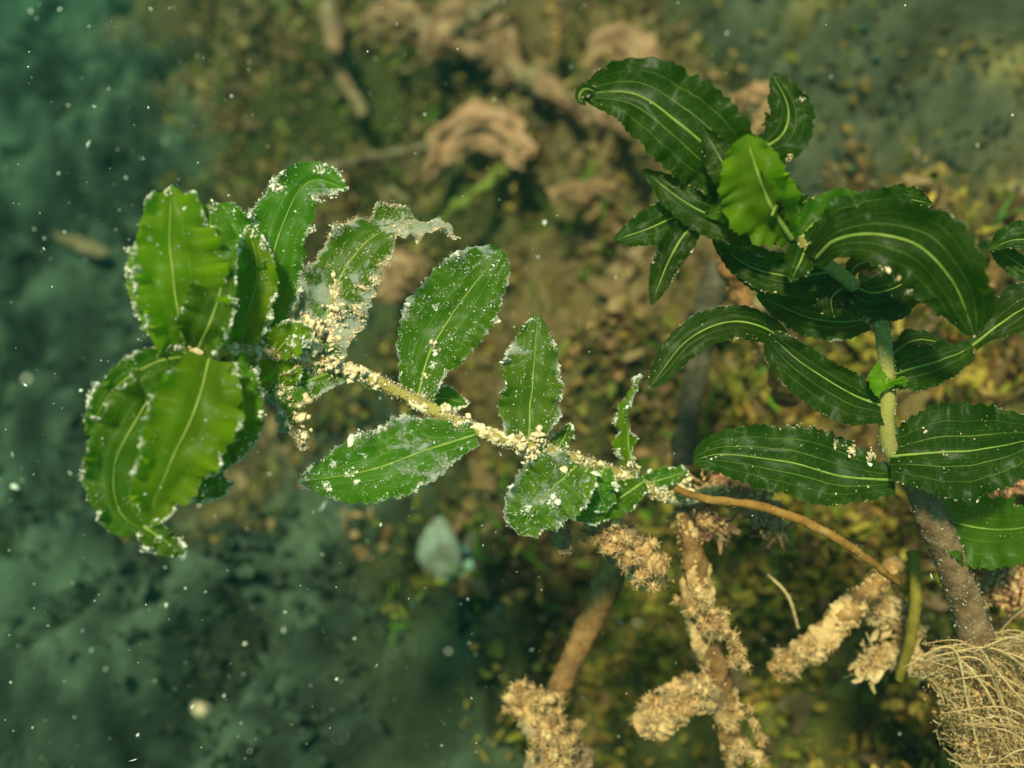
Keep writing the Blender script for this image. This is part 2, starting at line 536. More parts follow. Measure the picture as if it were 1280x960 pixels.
mot = sstep(-.45, .5, noise2(ua * 10, wa * 22, 35) + .8 * noise2(ua * 26, wa * 44, 36) + .6 * noise2(ua * 60, wa * 90, 29))
cl = np.array([.022, .027, .017]) + (np.array([.066, .080, .050]) - np.array([.022, .027, .017])) * mot[:, None]
low = (1 - sstep(-.13, -.03, y + .05 * noise2(x * 11, y * 11, 38)))[:, None]
c_low = np.array([.060, .055, .014]) + np.array([.14, .095, .018]) * sstep(.0, .6, noise2(x * 16, y * 16, 39))[:, None]
c_mid = c_mid * (1 - low) + c_low * low
cc = cl * left[:, None] + (c_mid * (1 - strata[:, None]) + c_st * strata[:, None]) * (1 - left[:, None])
vcol(bed_me, cc)
bed = link('lakebed', bed_me, M_BED)
bed['kind'] = 'structure'
bed['label'] = 'silty algae-covered lake bed sloping up to the right'


def bed_at(px, py):
    """where the ray through a photograph position meets the bed"""
    best = None
    for cm in np.arange(25, 190, .5):
        p = P(px, py, cm)
        if p[2] <= bed_z(p[0], p[1]):
            best = cm; break
    return best or 120.0


# ------------------------------------------------------------------ pondweed
def leaf_profile(t, basew, tipx, peak):
    a = basew + (1 - basew) * sstep(0, peak, t)
    u = np.clip((t - peak) / (1 - peak), 0, 1)
    return a * np.power(np.clip(1 - u ** 2.0, 0, 1), tipx)


LEAF_N = [0]
EDGE = [1.0, 1.0]
SILT_DEFAULT = [M_SILT]


def make_leaf(plant, pts, wp, wm, roll=0., cup=.3, wave=.12, k=5., mat=None, edge=.3, cover=0., piles=(), basew=.5, tipx=.75,
              peak=.34, rib=1.0, silt=None, tipw=0.0, gs=1.0):
    """pts: (px, py, cm) base to tip; wp / wm: half widths in photograph pixels right / left of the walk base to tip"""
    LEAF_N[0] += 1
    seed = LEAF_N[0] * 13
    rng = np.random.default_rng(seed)
    n, m = 74, 21
    base = np.array(plant.location)
    rl = list(roll) if isinstance(roll, (list, tuple)) else [roll] * len(pts)
    q = catmull([list(P(*p)) + [math.radians(r), p[2]] for p, r in zip(pts, rl)], n)
    c = q[:, :3]; r = q[:, 3]; scale = q[:, 4] * .01 * TAN / 640
    T = norm(np.gradient(c, axis=0))
    Vv = norm(CAM[None] - c)
    r = r + .40 * noise2(np.linspace(0, 2.3, n) + seed * .7, np.full(n, seed * 1.3), seed) + rng.uniform(-.14, .14)
    W0 = norm(np.cross(T, Vv)); N0 = np.cross(W0, T)
    W = np.cos(r)[:, None] * W0 + np.sin(r)[:, None] * N0
    Nn = np.cross(W, T)
    t = np.linspace(0, 1, n); s = np.linspace(-1, 1, m)
    prof = leaf_profile(t, basew, tipx, peak) + tipw * (t > .5) * np.sqrt(np.clip(1 - t, 0, 1))
    cp, cm_ = cup if isinstance(cup, (list, tuple)) else (cup, cup)
    tt, ss = np.meshgrid(t, s, indexing='ij')
    pos = ss > 0
    hw = np.where(pos, wp, wm) * scale[:, None] * prof[:, None]
    hw = hw * (1 + .05 * noise2(tt * 7 + seed, np.where(pos, 3.3, 9.7), seed) + .045 * np.sin(tt * 120 + seed + pos * 2 + 3 * noise2(tt * 9, pos * 2., seed)) * np.abs(ss) ** 5)
    cu = np.where(pos, cp, cm_) * (1 + .25 * noise2(tt * 2.2 + seed, pos * 5.0, seed + 1))
    cu = np.where(np.abs(cu) < 1e-3, 1e-3, cu)
    lat = np.sin(cu * np.abs(ss)) / cu * hw * np.sign(ss)
    nor = (1 - np.cos(cu * np.abs(ss))) / cu * hw
    ph = np.where(pos, rng.uniform(0, 6), rng.uniform(0, 6))
    wv = np.sin(2 * np.pi * k * tt + ph + 1.6 * noise2(tt * 3 + seed, pos * 4., seed + 2)) + .5 * noise2(tt * 9 + seed, pos * 3.0, seed + 3) \
        + .55 * np.sin(2 * np.pi * k * 2.3 * tt + ph * 2 + 2 * noise2(tt * 5 + seed, pos * 7., seed + 7))
    nor = nor + 2.1 * wave * np.abs(ss) ** 2.4 * wv * (np.maximum(wp, wm) * scale[:, None] * prof[:, None] ** .5) * sstep(0, .12, tt)
    # blade puckers between the veins
    nor = nor - .018 * np.cos(ss * 2 * np.pi * 2) * hw + .16 * hw * noise2(tt * 5 + seed, ss * 1.7, seed + 4)
    v = c[:, None] + lat[..., None] * W[:, None] + nor[..., None] * Nn[:, None]
    f = grid_faces(n, m)
    me = mesh('leaf', v.reshape(-1, 3), f, base)
    uvl = me.uv_layers.new(name='UVMap')
    uv = np.stack([(ss + 1) / 2, tt], -1).reshape(-1, 2)
    li = np.zeros(len(me.loops), np.int32); me.loops.foreach_get('vertex_index', li)
    uvl.data.foreach_set('uv', uv[li].astype(np.float32).ravel())
    leaf = link('leaf', me, mat or M_LEAF, plant)
    mid = m // 2
    # midrib: a tapering ridge that stands out on both faces
    e = int(n * .95)
    cc_ = v[:e:5, mid]
    rr = np.linspace(.00042, .00009, len(cc_)) * rib
    tv, tf, *_ = tube_geo(cc_, rr, 6, n=34)
    link('midrib', mesh('midrib', tv, tf, base), M_MIDRIB, leaf)
    # silt: crumbs caught on the margin, specks and heaps on the blade
    P_, S_, LV = [], [], []

    def surf(t_, s_):
        a = np.clip(t_, 0, 1) * (n - 1); b = (np.clip(s_, -1, 1) + 1) / 2 * (m - 1)
        i = np.minimum(a.astype(int), n - 2); j = np.minimum(b.astype(int), m - 2)
        fa = (a - i)[:, None]; fb = (b - j)[:, None]
        p = (v[i, j] * (1 - fa) + v[i + 1, j] * fa) * (1 - fb) + (v[i, j + 1] * (1 - fa) + v[i + 1, j + 1] * fa) * fb
        du = v[i + 1, j] - v[i, j]; dv = v[i, j + 1] - v[i, j]
        nn = norm(np.cross(dv, du))
        nn = nn * np.sign((nn * (CAM - p)).sum(1))[:, None]
        out_ = norm(dv) * np.sign(s_)[:, None]
        return p, nn, out_
    length = np.linalg.norm(np.diff(c, axis=0), axis=1).sum()
    edge = edge * EDGE[0]; cover = cover * EDGE[0] ** .7; gs = gs * EDGE[1]
    edge = edge * .8
    ne = int(edge * 2000 * length / .038)
    if ne:
        ncl = int(8 + 26 * min(edge, 1.2))
        tc = rng.uniform(.04, 1, ncl); sc_ = rng.choice([-1., 1.], ncl); wt = rng.pareto(1.3, ncl) + .15
        wt = np.minimum(wt, 4.0)
        ci = rng.choice(ncl, ne, p=wt / wt.sum())
        big = np.sqrt(wt / 4.0)
        t_ = tc[ci] + rng.normal(0, 1, ne) * (.006 + .026 * big[ci]) * rng.choice([.4, 1.0, 1.6], ne); sd = sc_[ci]
        lone = rng.uniform(size=ne) < .05
        t_ = np.where(lone, rng.uniform(.03, 1, ne), t_); t_ = np.clip(t_, .0, 1.0)
        p, nn, o_ = surf(t_, sd * (1 - np.abs(rng.normal(0, .03 + .05 * min(edge, 1), ne))))
        spread = np.where(lone, .00005, .00007 + .00062 * edge ** .6 * big[ci] ** 1.3)
        p = p + nn * np.abs(rng.normal(0, 1, ne) * spread * .8)[:, None] + o_ * (rng.normal(.25, .8, ne) * spread)[:, None] + rng.normal(0, .00006, p.shape)
        P_.append(p); S_.append(np.exp(rng.normal(math.log(.000060 * gs), .55, ne)))
        top = np.argsort(-wt)[:int(ncl * .45)] if edge > .2 else []
        for q_ in top:
            kk = int(4 + 8 * big[q_])
            tl = np.clip(tc[q_] + rng.normal(0, 1, kk) * (.006 + .022 * big[q_]), 0, 1)
            pl, nl, ol = surf(tl, np.full(kk, sc_[q_]) * (1 - np.abs(rng.normal(0, .04, kk))))
            LV.append(lumps_geo(pl + ol * .0001, (.00009 + .00013 * big[q_]) * np.exp(rng.normal(0, .5, kk)), rng, (nl[0], .6), .8, 1))
    nc = int(cover * 2700 * length / .038)
    if nc:
        t_ = rng.uniform(.03, .97, nc * 4); s_ = rng.uniform(-.97, .97, nc * 4)
        den = noise2(t_ * 6 + seed, s_ * 4, seed + 9) + .7 * noise2(t_ * 17 + seed, s_ * 11, seed + 10) + .45 * noise2(t_ * 44, s_ * 26, seed + 11)
        keep = den > .42 - .40 * cover
        keep |= rng.uniform(size=len(t_)) < .03
        t_, s_, den = t_[keep][:nc], s_[keep][:nc], den[keep][:nc]
        p, nn, _o = surf(t_, s_)
        p = p + nn * (np.abs(rng.normal(0, 1, len(p))) * (.00010 + .0004 * np.clip(den, 0, 1)))[:, None]
        P_.append(p); S_.append(np.exp(rng.normal(math.log(.000064 * gs), .55, len(p))))
    for (pt, ps, rad, cnt) in piles:
        p0, n0, _o = surf(np.array([pt]), np.array([ps]))
        cnt = int(cnt * 1.4); k_ = max(6, cnt // 9)
        sub = rng.normal(0, rad * .00045, (k_, 3))
        sub = sub - (sub * n0).sum(1, keepdims=True) * n0
        lr = (.00011 + rad * .000035) * EDGE[1] * np.exp(rng.normal(0, .5, k_))
        LV.append(lumps_geo(p0 + sub, lr, rng, (n0[0], .6), .9, 1))
        w_ = rng.integers(0, k_, cnt)
        cen = sub[w_] + norm(rng.normal(0, 1, (cnt, 3))) * (lr[w_] * (.7 + np.abs(rng.normal(0, .9, cnt))))[:, None]
        d = (cen * n0).sum(1, keepdims=True)
        cen = cen - d * n0 + np.abs(d) * n0 * .6
        P_.append(p0 + cen); S_.append(np.exp(rng.normal(math.log(.000055), .5, cnt)))
    if P_:
        p = np.vstack(P_); sz = np.clip(np.concatenate(S_), .00005, .0007)
        gv, gf = grains_geo(p, sz, rng)
        for lv, lf in LV:
            gf = np.vstack([gf, lf + len(gv)]); gv = np.vstack([gv, lv])
        so = link('silt', mesh('silt', gv, gf, base), silt or SILT_DEFAULT[0], leaf, smooth=False)
        so['kind'] = 'stuff'
    return leaf


def coat(parent, base, c, r, A, B, n, rng, mat=None, size=.00016, thick=.0005, side=None, name='silt'):
    """crumbs of silt on a tube"""
    i = rng.integers(0, len(c), n * 3); th = rng.uniform(0, 2 * np.pi, n * 3)
    den = noise2(i * .21 + base[0] * 90, np.cos(th) * 2, 41) + .7 * noise2(i * .6, np.sin(th) * 3 + base[1] * 50, 42)
    keep = den > -.05
    i, th = i[keep][:n], th[keep][:n]
    nn = np.cos(th)[:, None] * A[i] + np.sin(th)[:, None] * B[i]
    j = np.clip(i + 1, 0, len(c) - 1)
    p = c[i] + (c[j] - c[i]) * rng.uniform(0, 1, (len(i), 1)) + nn * (r[i] + np.abs(rng.normal(0, thick, len(i))))[:, None]
    gv, gf = grains_geo(p, np.exp(rng.normal(math.log(size), .45, len(p))), rng)
    o = link(name, mesh(name, gv, gf, base), mat or M_SILT, parent, smooth=False)
    o['kind'] = 'stuff'
    return o


def stem_part(plant, pts, radii_mm, mat, name='stem', silt=0, rough=.15, seg=14, n=90, silt_mat=None, size=.00016, thick=.0005, crust=0.0):
    base = np.array(plant.location)
    tv, tf, c, r, A, B = tube_geo([P(*p) for p in pts], [x * .001 for x in radii_mm], seg, rough, seed=len(pts) + int(pts[0][0]), n=n)
    o = link(name, mesh(name, tv, tf, base), mat, plant)
    if crust:
        cv, cf, *_ = tube_geo([P(*p) for p in pts], [x * .001 for x in radii_mm], 26, crust * 1.5, seed=91, n=420, bias=-.2)
        co = link('silt_crust', mesh('silt_crust', cv, cf, base), silt_mat or M_SILT, o)
        co['kind'] = 'stuff'
    if silt:
        coat(o, base, c, r, A, B, silt, np.random.default_rng(int(pts[0][0]) + 5), silt_mat, size, thick)
    return o


# the silted shoot that reaches left
A = thing('pondweed_shoot', P(850, 640, 31), 'pondweed shoot reaching left, its bright green leaves and stem crusted with pale silt', 'water plant', 'pondweed shoots')
stem_part(A, [(945, 588, 34), (885, 616, 32.2), (835, 620, 31), (770, 592, 30), (715, 574, 29), (660, 556, 28.4), (600, 540, 28.2), (545, 514, 28), (490, 486, 28),
              (440, 464, 27.8), (395, 450, 27.4), (340, 440, 26.6), (290, 440, 25.6), (236, 440, 24.8)],
          [1.5, 1.6, 1.6, 1.6, 1.5, 1.5, 1.45, 1.45, 1.4, 1.4, 1.4, 1.3, 1.3, 1.1], M_STEM, silt=9000, size=.00011, thick=.00045, rough=.16, silt_mat=M_SILT_WARM, crust=.30, n=130)
# hindmost leaves first
make_leaf(A, [(318, 436, 26.6), (300, 370, 26.4), (290, 310, 26.6), (272, 255, 26.8)], 46, 40, 8, .5, .12, 5, M_LEAF, .65, .06, tipx=.40, peak=.5, piles=[(.9, .5, 2.0, 160), (.75, .6, 1.5, 120), (.98, -.3, 1.5, 120)])
make_leaf(A, [(322, 436, 27.2), (332, 370, 27.3), (350, 290, 27.4), (385, 228, 27.4), (436, 236, 27.2)], 40, 44, 6, .35, .10, 4, M_LEAF, .85, .10,
          piles=[(.70, -.7, 2.2, 220), (.86, -.6, 1.5, 150), (.95, .5, 2.2, 200), (.78, .9, 2.0, 200), (.6, 1, 1.4, 120)], basew=.55)
make_leaf(A, [(330, 445, 27.0), (345, 460, 26.9), (352, 490, 27)], 34, 34, 0, .4, .1, 3, M_LEAF_YOUNG, .3, .03, tipx=.5)
make_leaf(A, [(305, 440, 26), (290, 500, 25.8), (270, 560, 25.9), (250, 612, 26.2)], 46, 36, -8, .35, .12, 4, M_LEAF, .75, .10, piles=[(.62, -.9, 1.6, 130), (.42, -1, 1.6, 120)])
make_leaf(A, [(240, 612, 26), (262, 610, 25.8), (292, 603, 25.6)], 16, 28, 10, .3, .2, 2, M_LEAF, 1.0, .2, piles=[(.3, .2, 1.3, 110), (.1, .9, 1.2, 110), (.5, .95, 1.2, 110)], basew=.9)
make_leaf(A, [(232, 440, 25.2), (252, 385, 24.9), (262, 320, 24.8), (262, 255, 25)], 38, 42, 4, .5, .10, 4, M_LEAF, .45, .03, piles=[(.97, 0, 1.6, 110)], tipx=.38, peak=.5)
make_leaf(A, [(232, 440, 24.9), (222, 385, 24.3), (213, 310, 24.3), (214, 232, 24.7)], 66, 50, -4, .45, .13, 5, M_LEAF_YOUNG, .5, .03,
          piles=[(.48, -.98, 2.0, 170), (.62, -.98, 1.8, 170), (.96, -.3, 1.2, 60)], basew=.75, tipx=.60, peak=.4)
make_leaf(A, [(236, 442, 24.8), (185, 505, 24.2), (145, 575, 24.1), (150, 640, 24.3), (188, 668, 24.5)], 42, 78, 6, (.3, .35), .10, 6, M_LEAF, .55, .10,
          piles=[(.45, .98, 1.5, 110), (.25, .95, 1.2, 80), (.8, .9, 1.5, 110)], basew=.6, tipx=.55)
make_leaf(A, [(262, 448, 24.5), (245, 510, 23.8), (208, 590, 23.6), (182, 655, 24.1)], 58, 58, -4, (.75, .35), .13, 5, M_LEAF_YOUNG, .5, .03,
          piles=[(.45, .97, 1.2, 70), (.33, .95, 1.0, 60)], basew=.6, tipx=.8)
make_leaf(A, [(238, 440, 25.0), (205, 400, 24.6), (180, 350, 24.5), (172, 300, 24.8)], 34, 26, -6, .4, .14, 4, M_LEAF_YOUNG, .6, .04, piles=[(.7, -.9, 1.6, 120)], basew=.7)
make_leaf(A, [(246, 440, 24.9), (262, 405, 24.4), (275, 365, 24.5), (282, 325, 24.9)], 26, 40, 6, .5, .15, 3, M_LEAF, .5, .04, piles=[(.6, .95, 1.4, 90)], basew=.7)
make_leaf(A, [(285, 445, 25.6), (300, 480, 25.2), (305, 530, 25.3), (290, 580, 25.8)], 40, 26, -4, .4, .14, 4, M_LEAF, .9, .05, piles=[(.5, -.95, 1.6, 140), (.75, -.9, 1.6, 140)], basew=.7)
make_leaf(A, [(300, 438, 26.2), (310, 390, 26), (322, 340, 26.1), (312, 285, 26.4)], 30, 34, 0, .5, .14, 4, M_LEAF_YOUNG, .7, .1, piles=[(.8, .7, 1.8, 150), (.95, 0, 1.8, 160)], basew=.6)
make_leaf(A, [(345, 440, 26.6), (362, 425, 26.4), (392, 415, 26.6)], 24, 26, 0, .5, .14, 2, M_LEAF_YOUNG, .8, .25, piles=[(.5, .2, 2.4, 300), (.8, .6, 2, 220)], basew=.7)
make_leaf(A, [(232, 446, 24.7), (190, 455, 24.2), (140, 490, 24.1), (108, 545, 24.5)], 22, 40, 4, .35, .12, 4, M_LEAF, .6, .05, basew=.6, tipx=.6)
make_leaf(A, [(250, 450, 25.2), (262, 500, 25), (256, 560, 25.1), (228, 610, 25.4)], 40, 36, 0, .4, .14, 4, M_LEAF, .5, .04, basew=.6)
make_leaf(A, [(755, 585, 29.4), (748, 612, 29.2), (760, 640, 29.4)], 26, 24, 0, .4, .15, 3, M_LEAF, .6, .2)
make_leaf(A, [(690, 570, 28.8), (705, 548, 29), (712, 530, 29.3)], 14, 14, 20, .5, .15, 2, M_LEAF, .8, .2)
make_leaf(A, [(180, 658, 24.2), (200, 672, 24.1), (230, 692, 24.3)], 20, 16, 0, .3, .25, 2, M_LEAF, 1.0, .1, piles=[(.4, .1, 1.0, 80), (.35, 1, 1.2, 80)], basew=.6)
make_leaf(A, [(395, 448, 27.6), (408, 395, 27.6), (432, 335, 27.7), (475, 290, 27.8), (530, 282, 27.9), (572, 298, 28)], 52, 42, [0, 0, 5, 20, 50, 60], .45, .14, 5, M_LEAF_HEAVY, 1.25, .75,
          piles=[(.20, .1, 4.5, 900), (.30, .0, 4.2, 800), (.10, .4, 3.5, 500), (.38, .55, 3.0, 420), (.25, .7, 3.0, 420), (.15, -.6, 2.5, 300), (.03, -.6, 3, 380), (.45, .8, 2, 240), (.98, 0, 1.5, 160)],
          basew=.7, tipx=.9, peak=.25, silt=M_SILT_WARM)
make_leaf(A, [(425, 462, 27.6), (385, 476, 27.2), (352, 492, 27), (362, 530, 27), (380, 562, 27.1)], 20, 26, [0, 0, 20, 50, 60], .5, .2, 4, M_LEAF_HEAVY, 1.2, .6,
          piles=[(.2, .3, 2.5, 320), (.45, .0, 2.5, 340), (.65, 0, 2.3, 340), (.8, 0, 2.2, 340), (.95, 0, 2.0, 320), (.35, -.8, 2, 240)], basew=.7, silt=M_SILT_WARM)
make_leaf(A, [(522, 498, 28.3), (538, 440, 28.3), (578, 375, 28.4), (628, 312, 28.6)], 50, 56, 4, .28, .07, 4, M_LEAF_DUSTY, .55, .55,
          piles=[(.20, .2, 1.5, 130), (.30, .1, 1.3, 90), (.02, .3, 2.0, 200), (.5, -.4, 1.2, 80)], tipx=.52, peak=.45, basew=.42)
make_leaf(A, [(528, 505, 28.6), (552, 498, 28.9), (585, 505, 29.3)], 16, 16, 10, .4, .1, 2, M_LEAF, .6, .1)
make_leaf(A, [(595, 543, 28.0), (535, 562, 27.7), (460, 588, 27.7), (376, 602, 28)], 50, 46, 0, .30, .08, 5, M_LEAF_DUSTY, .95, .35,
          piles=[(.72, .0, 2.2, 240), (.85, -.4, 1.8, 180), (.8, .5, 2.0, 200), (.98, 0, 1.6, 160), (.62, .4, 1.3, 100)], basew=.35, peak=.38, tipx=.7)
make_leaf(A, [(660, 562, 28.4), (664, 505, 28.3), (668, 450, 28.4), (672, 392, 28.7)], 38, 46, 0, .42, .11, 4, M_LEAF_PALE, .75, .22,
          piles=[(-.0, .1, 3.2, 520), (.08, .15, 2.4, 300), (.62, -.9, 1.6, 130)], basew=.55, tipx=.85)
make_leaf(A, [(722, 582, 28.8), (700, 602, 28.3), (668, 635, 28.4), (648, 668, 28.7)], 48, 46, 0, .35, .10, 4, M_LEAF_PALE, .9, .65, basew=.5, piles=[(.5, -.2, 2.2, 260), (.7, .2, 2.0, 220)], tipx=.6)
make_leaf(A, [(735, 585, 29), (718, 612, 28.6), (700, 650, 28.6)], 24, 26, -12, .4, .1, 3, M_LEAF_YOUNG, .6, .2, tipx=.6)
make_leaf(A, [(805, 602, 30), (775, 622, 29.8), (738, 640, 29.6), (712, 648, 29.6)], 20, 22, 20, .4, .15, 3, M_LEAF, .5, .1)
make_leaf(A, [(795, 605, 30.2), (786, 560, 29.9), (784, 515, 29.8), (800, 470, 29.9)], 20, 22, 62, .5, .10, 3, M_LEAF_YOUNG, .8, .15, piles=[(.15, -.5, 2.4, 320), (.3, -.8, 1.6, 160)])
make_leaf(A, [(800, 606, 30.6), (832, 598, 30.8), (862, 588, 31)], 13, 15, 20, .4, .15, 3, M_LEAF, .6, .15)

# crumbly heaps of cream silt caught in the leaf axils
def axil_silt(plant, px, py, cm, rad, cnt, mat=None):
    rng = np.random.default_rng(int(px * 7 + py))
    k_ = max(8, cnt // 12)
    sub = P(px, py, cm + .35) + rng.normal(0, rad * .00030, (k_, 3))
    lr = (.00018 + rad * .00006) * np.exp(rng.normal(0, .5, k_))
    lv, lf = lumps_geo(sub, lr, rng, None, 1.0, 2)
    w_ = rng.integers(0, k_, cnt)
    p = sub[w_] + norm(rng.normal(0, 1, (cnt, 3))) * (lr[w_] * rng.uniform(.9, 1.9, cnt))[:, None]
    gv, gf = grains_geo(p, np.exp(rng.normal(math.log(.00005), .6, cnt)), rng)
    gf = np.vstack([gf, lf + len(gv)]); gv = np.vstack([gv, lv])
    o = link('silt_clump', mesh('silt_clump', gv, gf, np.array(plant.location)), mat or M_SILT_WARM, plant)
    o['kind'] = 'stuff'


for a_ in ((665, 565, 27.8, 4.5, 420), (672, 548, 27.9, 3.5, 300), (650, 545, 28, 2.5, 160), (560, 515, 27.7, 3, 220), (580, 528, 27.8, 2.5, 180), (470, 478, 27.5, 2.8, 200),
           (440, 468, 27.3, 3.5, 300), (415, 455, 27, 4, 380), (385, 435, 26.9, 4, 380), (370, 415, 26.8, 3, 260), (395, 405, 27, 3.5, 320), (420, 385, 27.2, 3.5, 320), (362, 470, 26.7, 3, 240),
           (372, 520, 26.8, 3, 260), (378, 545, 26.8, 2.8, 240), (350, 500, 26.7, 2.5, 200), (720, 572, 28.6, 3, 240), (768, 600, 29.5, 3.5, 300), (790, 580, 29.6, 3, 260), (830, 615, 30.4, 3.5, 300),
           (860, 612, 30.6, 4, 340), (320, 425, 26, 2.8, 220), (316, 500, 25.6, 2.2, 160), (700, 590, 28.2, 2.5, 180), (535, 470, 28, 1.8, 120), (545, 430, 27.9, 1.5, 90)):
    axil_silt(A, *a_)

# the dark upright shoot at right
B = thing('pondweed_shoot', P(1222, 800, 31.5), 'dark green leafy pondweed shoot rising at right on a thick brown stem', 'water plant', 'pondweed shoots')
stem_part(B, [(1222, 800, 31.5), (1205, 745, 31), (1180, 680, 30.2), (1152, 618, 29.4), (1140, 590, 29.2)], [4.9, 4.6, 4.2, 3.6, 2.8], M_STEM_BROWN, 'old_stem', silt=1100, size=.00009, thick=.0003, rough=.10, seg=20)
stem_part(B, [(1145, 605, 29.4), (1116, 570, 28.8), (1108, 530, 28.4), (1110, 490, 28.2), (1106, 440, 28), (1098, 395, 27.8), (1072, 362, 27.4), (1040, 335, 26.9),
              (1000, 305, 26.3), (975, 275, 25.6), (955, 225, 25), (942, 180, 24.6)], [2.2, 2.1, 2.0, 2.0, 2.0, 1.9, 1.8, 1.7, 1.6, 1.4, 1.1, .8], M_STEM, silt=1500, size=.00010, thick=.00015, rough=.05)
D = M_LEAF_DARK
EDGE[:] = [.15, 1.0]
SILT_DEFAULT[0] = M_SILT_WARM
make_leaf(B, [(1160, 640, 30.2), (1200, 655, 30.2), (1250, 662, 30.4), (1310, 655, 31)], 52, 44, 8, .3, .08, 3, M_LEAF, .35, .16, basew=.6, gs=1.3)
make_leaf(B, [(1118, 600, 28.9), (1060, 596, 28.8), (980, 577, 28.8), (905, 568, 29.0), (866, 575, 29.3)], 50, 44, 4, .28, .07, 4, D, .45, .14, piles=[(.22, .85, 2.4, 260), (.12, .9, 2.4, 260), (.32, .85, 1.8, 150)], basew=.45, tipx=.55, gs=1.2)
make_leaf(B, [(1112, 571, 28.6), (1165, 566, 28.1), (1225, 562, 28), (1310, 545, 28.4)], 60, 62, 0, .30, .06, 3, D, .35, .18, basew=.55, gs=1.25, piles=[(.32, 0, 1.1, 70), (.22, -.5, .8, 40)])
make_leaf(B, [(1112, 512, 28.3), (1060, 490, 28.1), (1000, 452, 28), (962, 418, 28)], 26, 40, 10, .4, .08, 3, D, .5, .06, basew=.55, tipx=.35)
make_leaf(B, [(985, 445, 28.3), (965, 415, 28.2), (915, 402, 28.1), (860, 425, 28), (812, 484, 28)], 22, 24, [25, 15, 5, 0, 0], .35, .06, 4, D, .55, .05, basew=.7, tipx=.45, peak=.5)
make_leaf(B, [(1108, 470, 28.2), (1150, 458, 27.8), (1190, 445, 27.7), (1216, 433, 27.9)], 34, 26, 10, .55, .08, 3, D, .5, .10, basew=.7)
make_leaf(B, [(1112, 445, 28.6), (1145, 425, 28.6), (1185, 430, 28.8)], 16, 16, 20, .4, .1, 2, D, .35, .04)
make_leaf(B, [(1110, 470, 28.0), (1108, 478, 27.7), (1112, 486, 27.8)], 24, 24, 0, .6, .1, 2, M_LEAF_YOUNG, .3, .03, basew=.9, tipx=.4)
make_leaf(B, [(1215, 432, 28.3), (1250, 405, 28.2), (1310, 365, 28.6)], 30, 34, 14, .45, .08, 2, D, .3, .04, basew=.3, peak=.6)
# whorl in the middle
make_leaf(B, [(1085, 398, 28.4), (1050, 402, 28.2), (1005, 395, 28.2), (945, 368, 28.4)], 26, 26, 0, .35, .08, 3, D, .6, .05, basew=.6)
make_leaf(B, [(1062, 352, 27.8), (1010, 352, 27.6), (955, 338, 27.6), (890, 298, 28)], 30, 34, 0, .4, .08, 3, D, .55, .05, basew=.6)
make_leaf(B, [(1068, 358, 27.3), (1090, 366, 26.9), (1118, 360, 26.9), (1142, 345, 27.1)], 38, 22, 0, .5, .10, 2, D, .35, .05, basew=.85, tipx=.4)
make_leaf(B, [(1060, 345, 27.8), (1075, 330, 27.8), (1105, 325, 28)], 14, 14, 10, .5, .1, 2, D, .4, .04)
make_leaf(B, [(1008, 310, 26.2), (1000, 328, 25.8), (988, 352, 25.9)], 24, 22, 10, .7, .12, 2, D, .35, .03, basew=.8)
make_leaf(B, [(1000, 300, 26.6), (1022, 275, 26.6), (1055, 258, 26.8), (1088, 250, 27)], 24, 28, 0, .4, .10, 3, M_LEAF, .45, .03, basew=.6)
make_leaf(B, [(988, 285, 26.8), (996, 262, 27), (1012, 246, 27.2)], 18, 18, 0, .4, .1, 2, D, .6, .03)
make_leaf(B, [(1010, 305, 26.2), (1060, 285, 25.8), (1110, 268, 25.9), (1150, 262, 26.3)], 22, 40, 0, .35, .08, 3, D, .25, .02, basew=.4)
make_leaf(B, [(1018, 325, 25.8), (1045, 300, 25.1), (1095, 293, 24.5), (1150, 310, 24.2), (1192, 355, 24.3), (1218, 420, 24.8)], 50, 56, [10, 6, 0, -4, -6, -8], .28, .07, 3, D, .3, .02,
          basew=.3, peak=.55, tipx=.6, piles=[(.42, .95, 1.5, 60), (.55, .98, 1.5, 60), (.66, .96, 1.2, 50)], rib=1.3)
# the growing tip
make_leaf(B, [(870, 262, 26.4), (842, 272, 26.6), (805, 288, 26.7), (768, 300, 26.8)], 26, 26, 0, .35, .09, 3, D, .45, .03)
make_leaf(B, [(880, 268, 26.2), (852, 298, 26.2), (832, 335, 26.3), (814, 382, 26.4)], 22, 20, 0, .4, .09, 4, D, .6, .03)
make_leaf(B, [(985, 296, 26.2), (930, 285, 26), (865, 258, 26), (803, 212, 26.3)], 36, 28, -6, .4, .08, 4, D, .45, .03, basew=.4)
make_leaf(B, [(985, 292, 26.3), (930, 245, 26.1), (880, 222, 26.1), (842, 200, 26.2)], 34, 30, 10, .4, .12, 4, M_LEAF_YOUNG, .25, .02)
make_leaf(B, [(958, 262, 25.8), (905, 205, 25.6), (850, 155, 25.5), (795, 118, 25.6), (742, 116, 25.8), (724, 122, 25.9)], 62, 54, 0, .25, .08, 5, D, .3, .02, basew=.5, peak=.45, tipx=.75, rib=1.4)
make_leaf(B, [(742, 114, 25.8), (730, 112, 25.5), (724, 122, 25.4), (732, 132, 25.5)], 8, 8, 0, .6, .2, 2, D, .5, .02, basew=.7)
make_leaf(B, [(946, 190, 25), (978, 168, 25.2), (985, 135, 25.4), (966, 92, 25.6)], 34, 28, 10, .3, .12, 3, D, .2, .01, piles=[(.65, .7, 1.3, 80), (.25, .95, 1.0, 60)], basew=.5)
make_leaf(B, [(965, 270, 25), (975, 240, 25.2), (968, 195, 25.3)], 16, 14, 40, .5, .12, 3, D, .2, .01)
make_leaf(B, [(990, 300, 25.9), (962, 255, 25.0), (945, 210, 24.6), (932, 168, 24.5)], 40, 58, [0, 0, 0, 10], .5, .09, 4, M_LEAF_YOUNG, .25, .01, basew=.3, peak=.5, rib=1.9, tipx=.6)

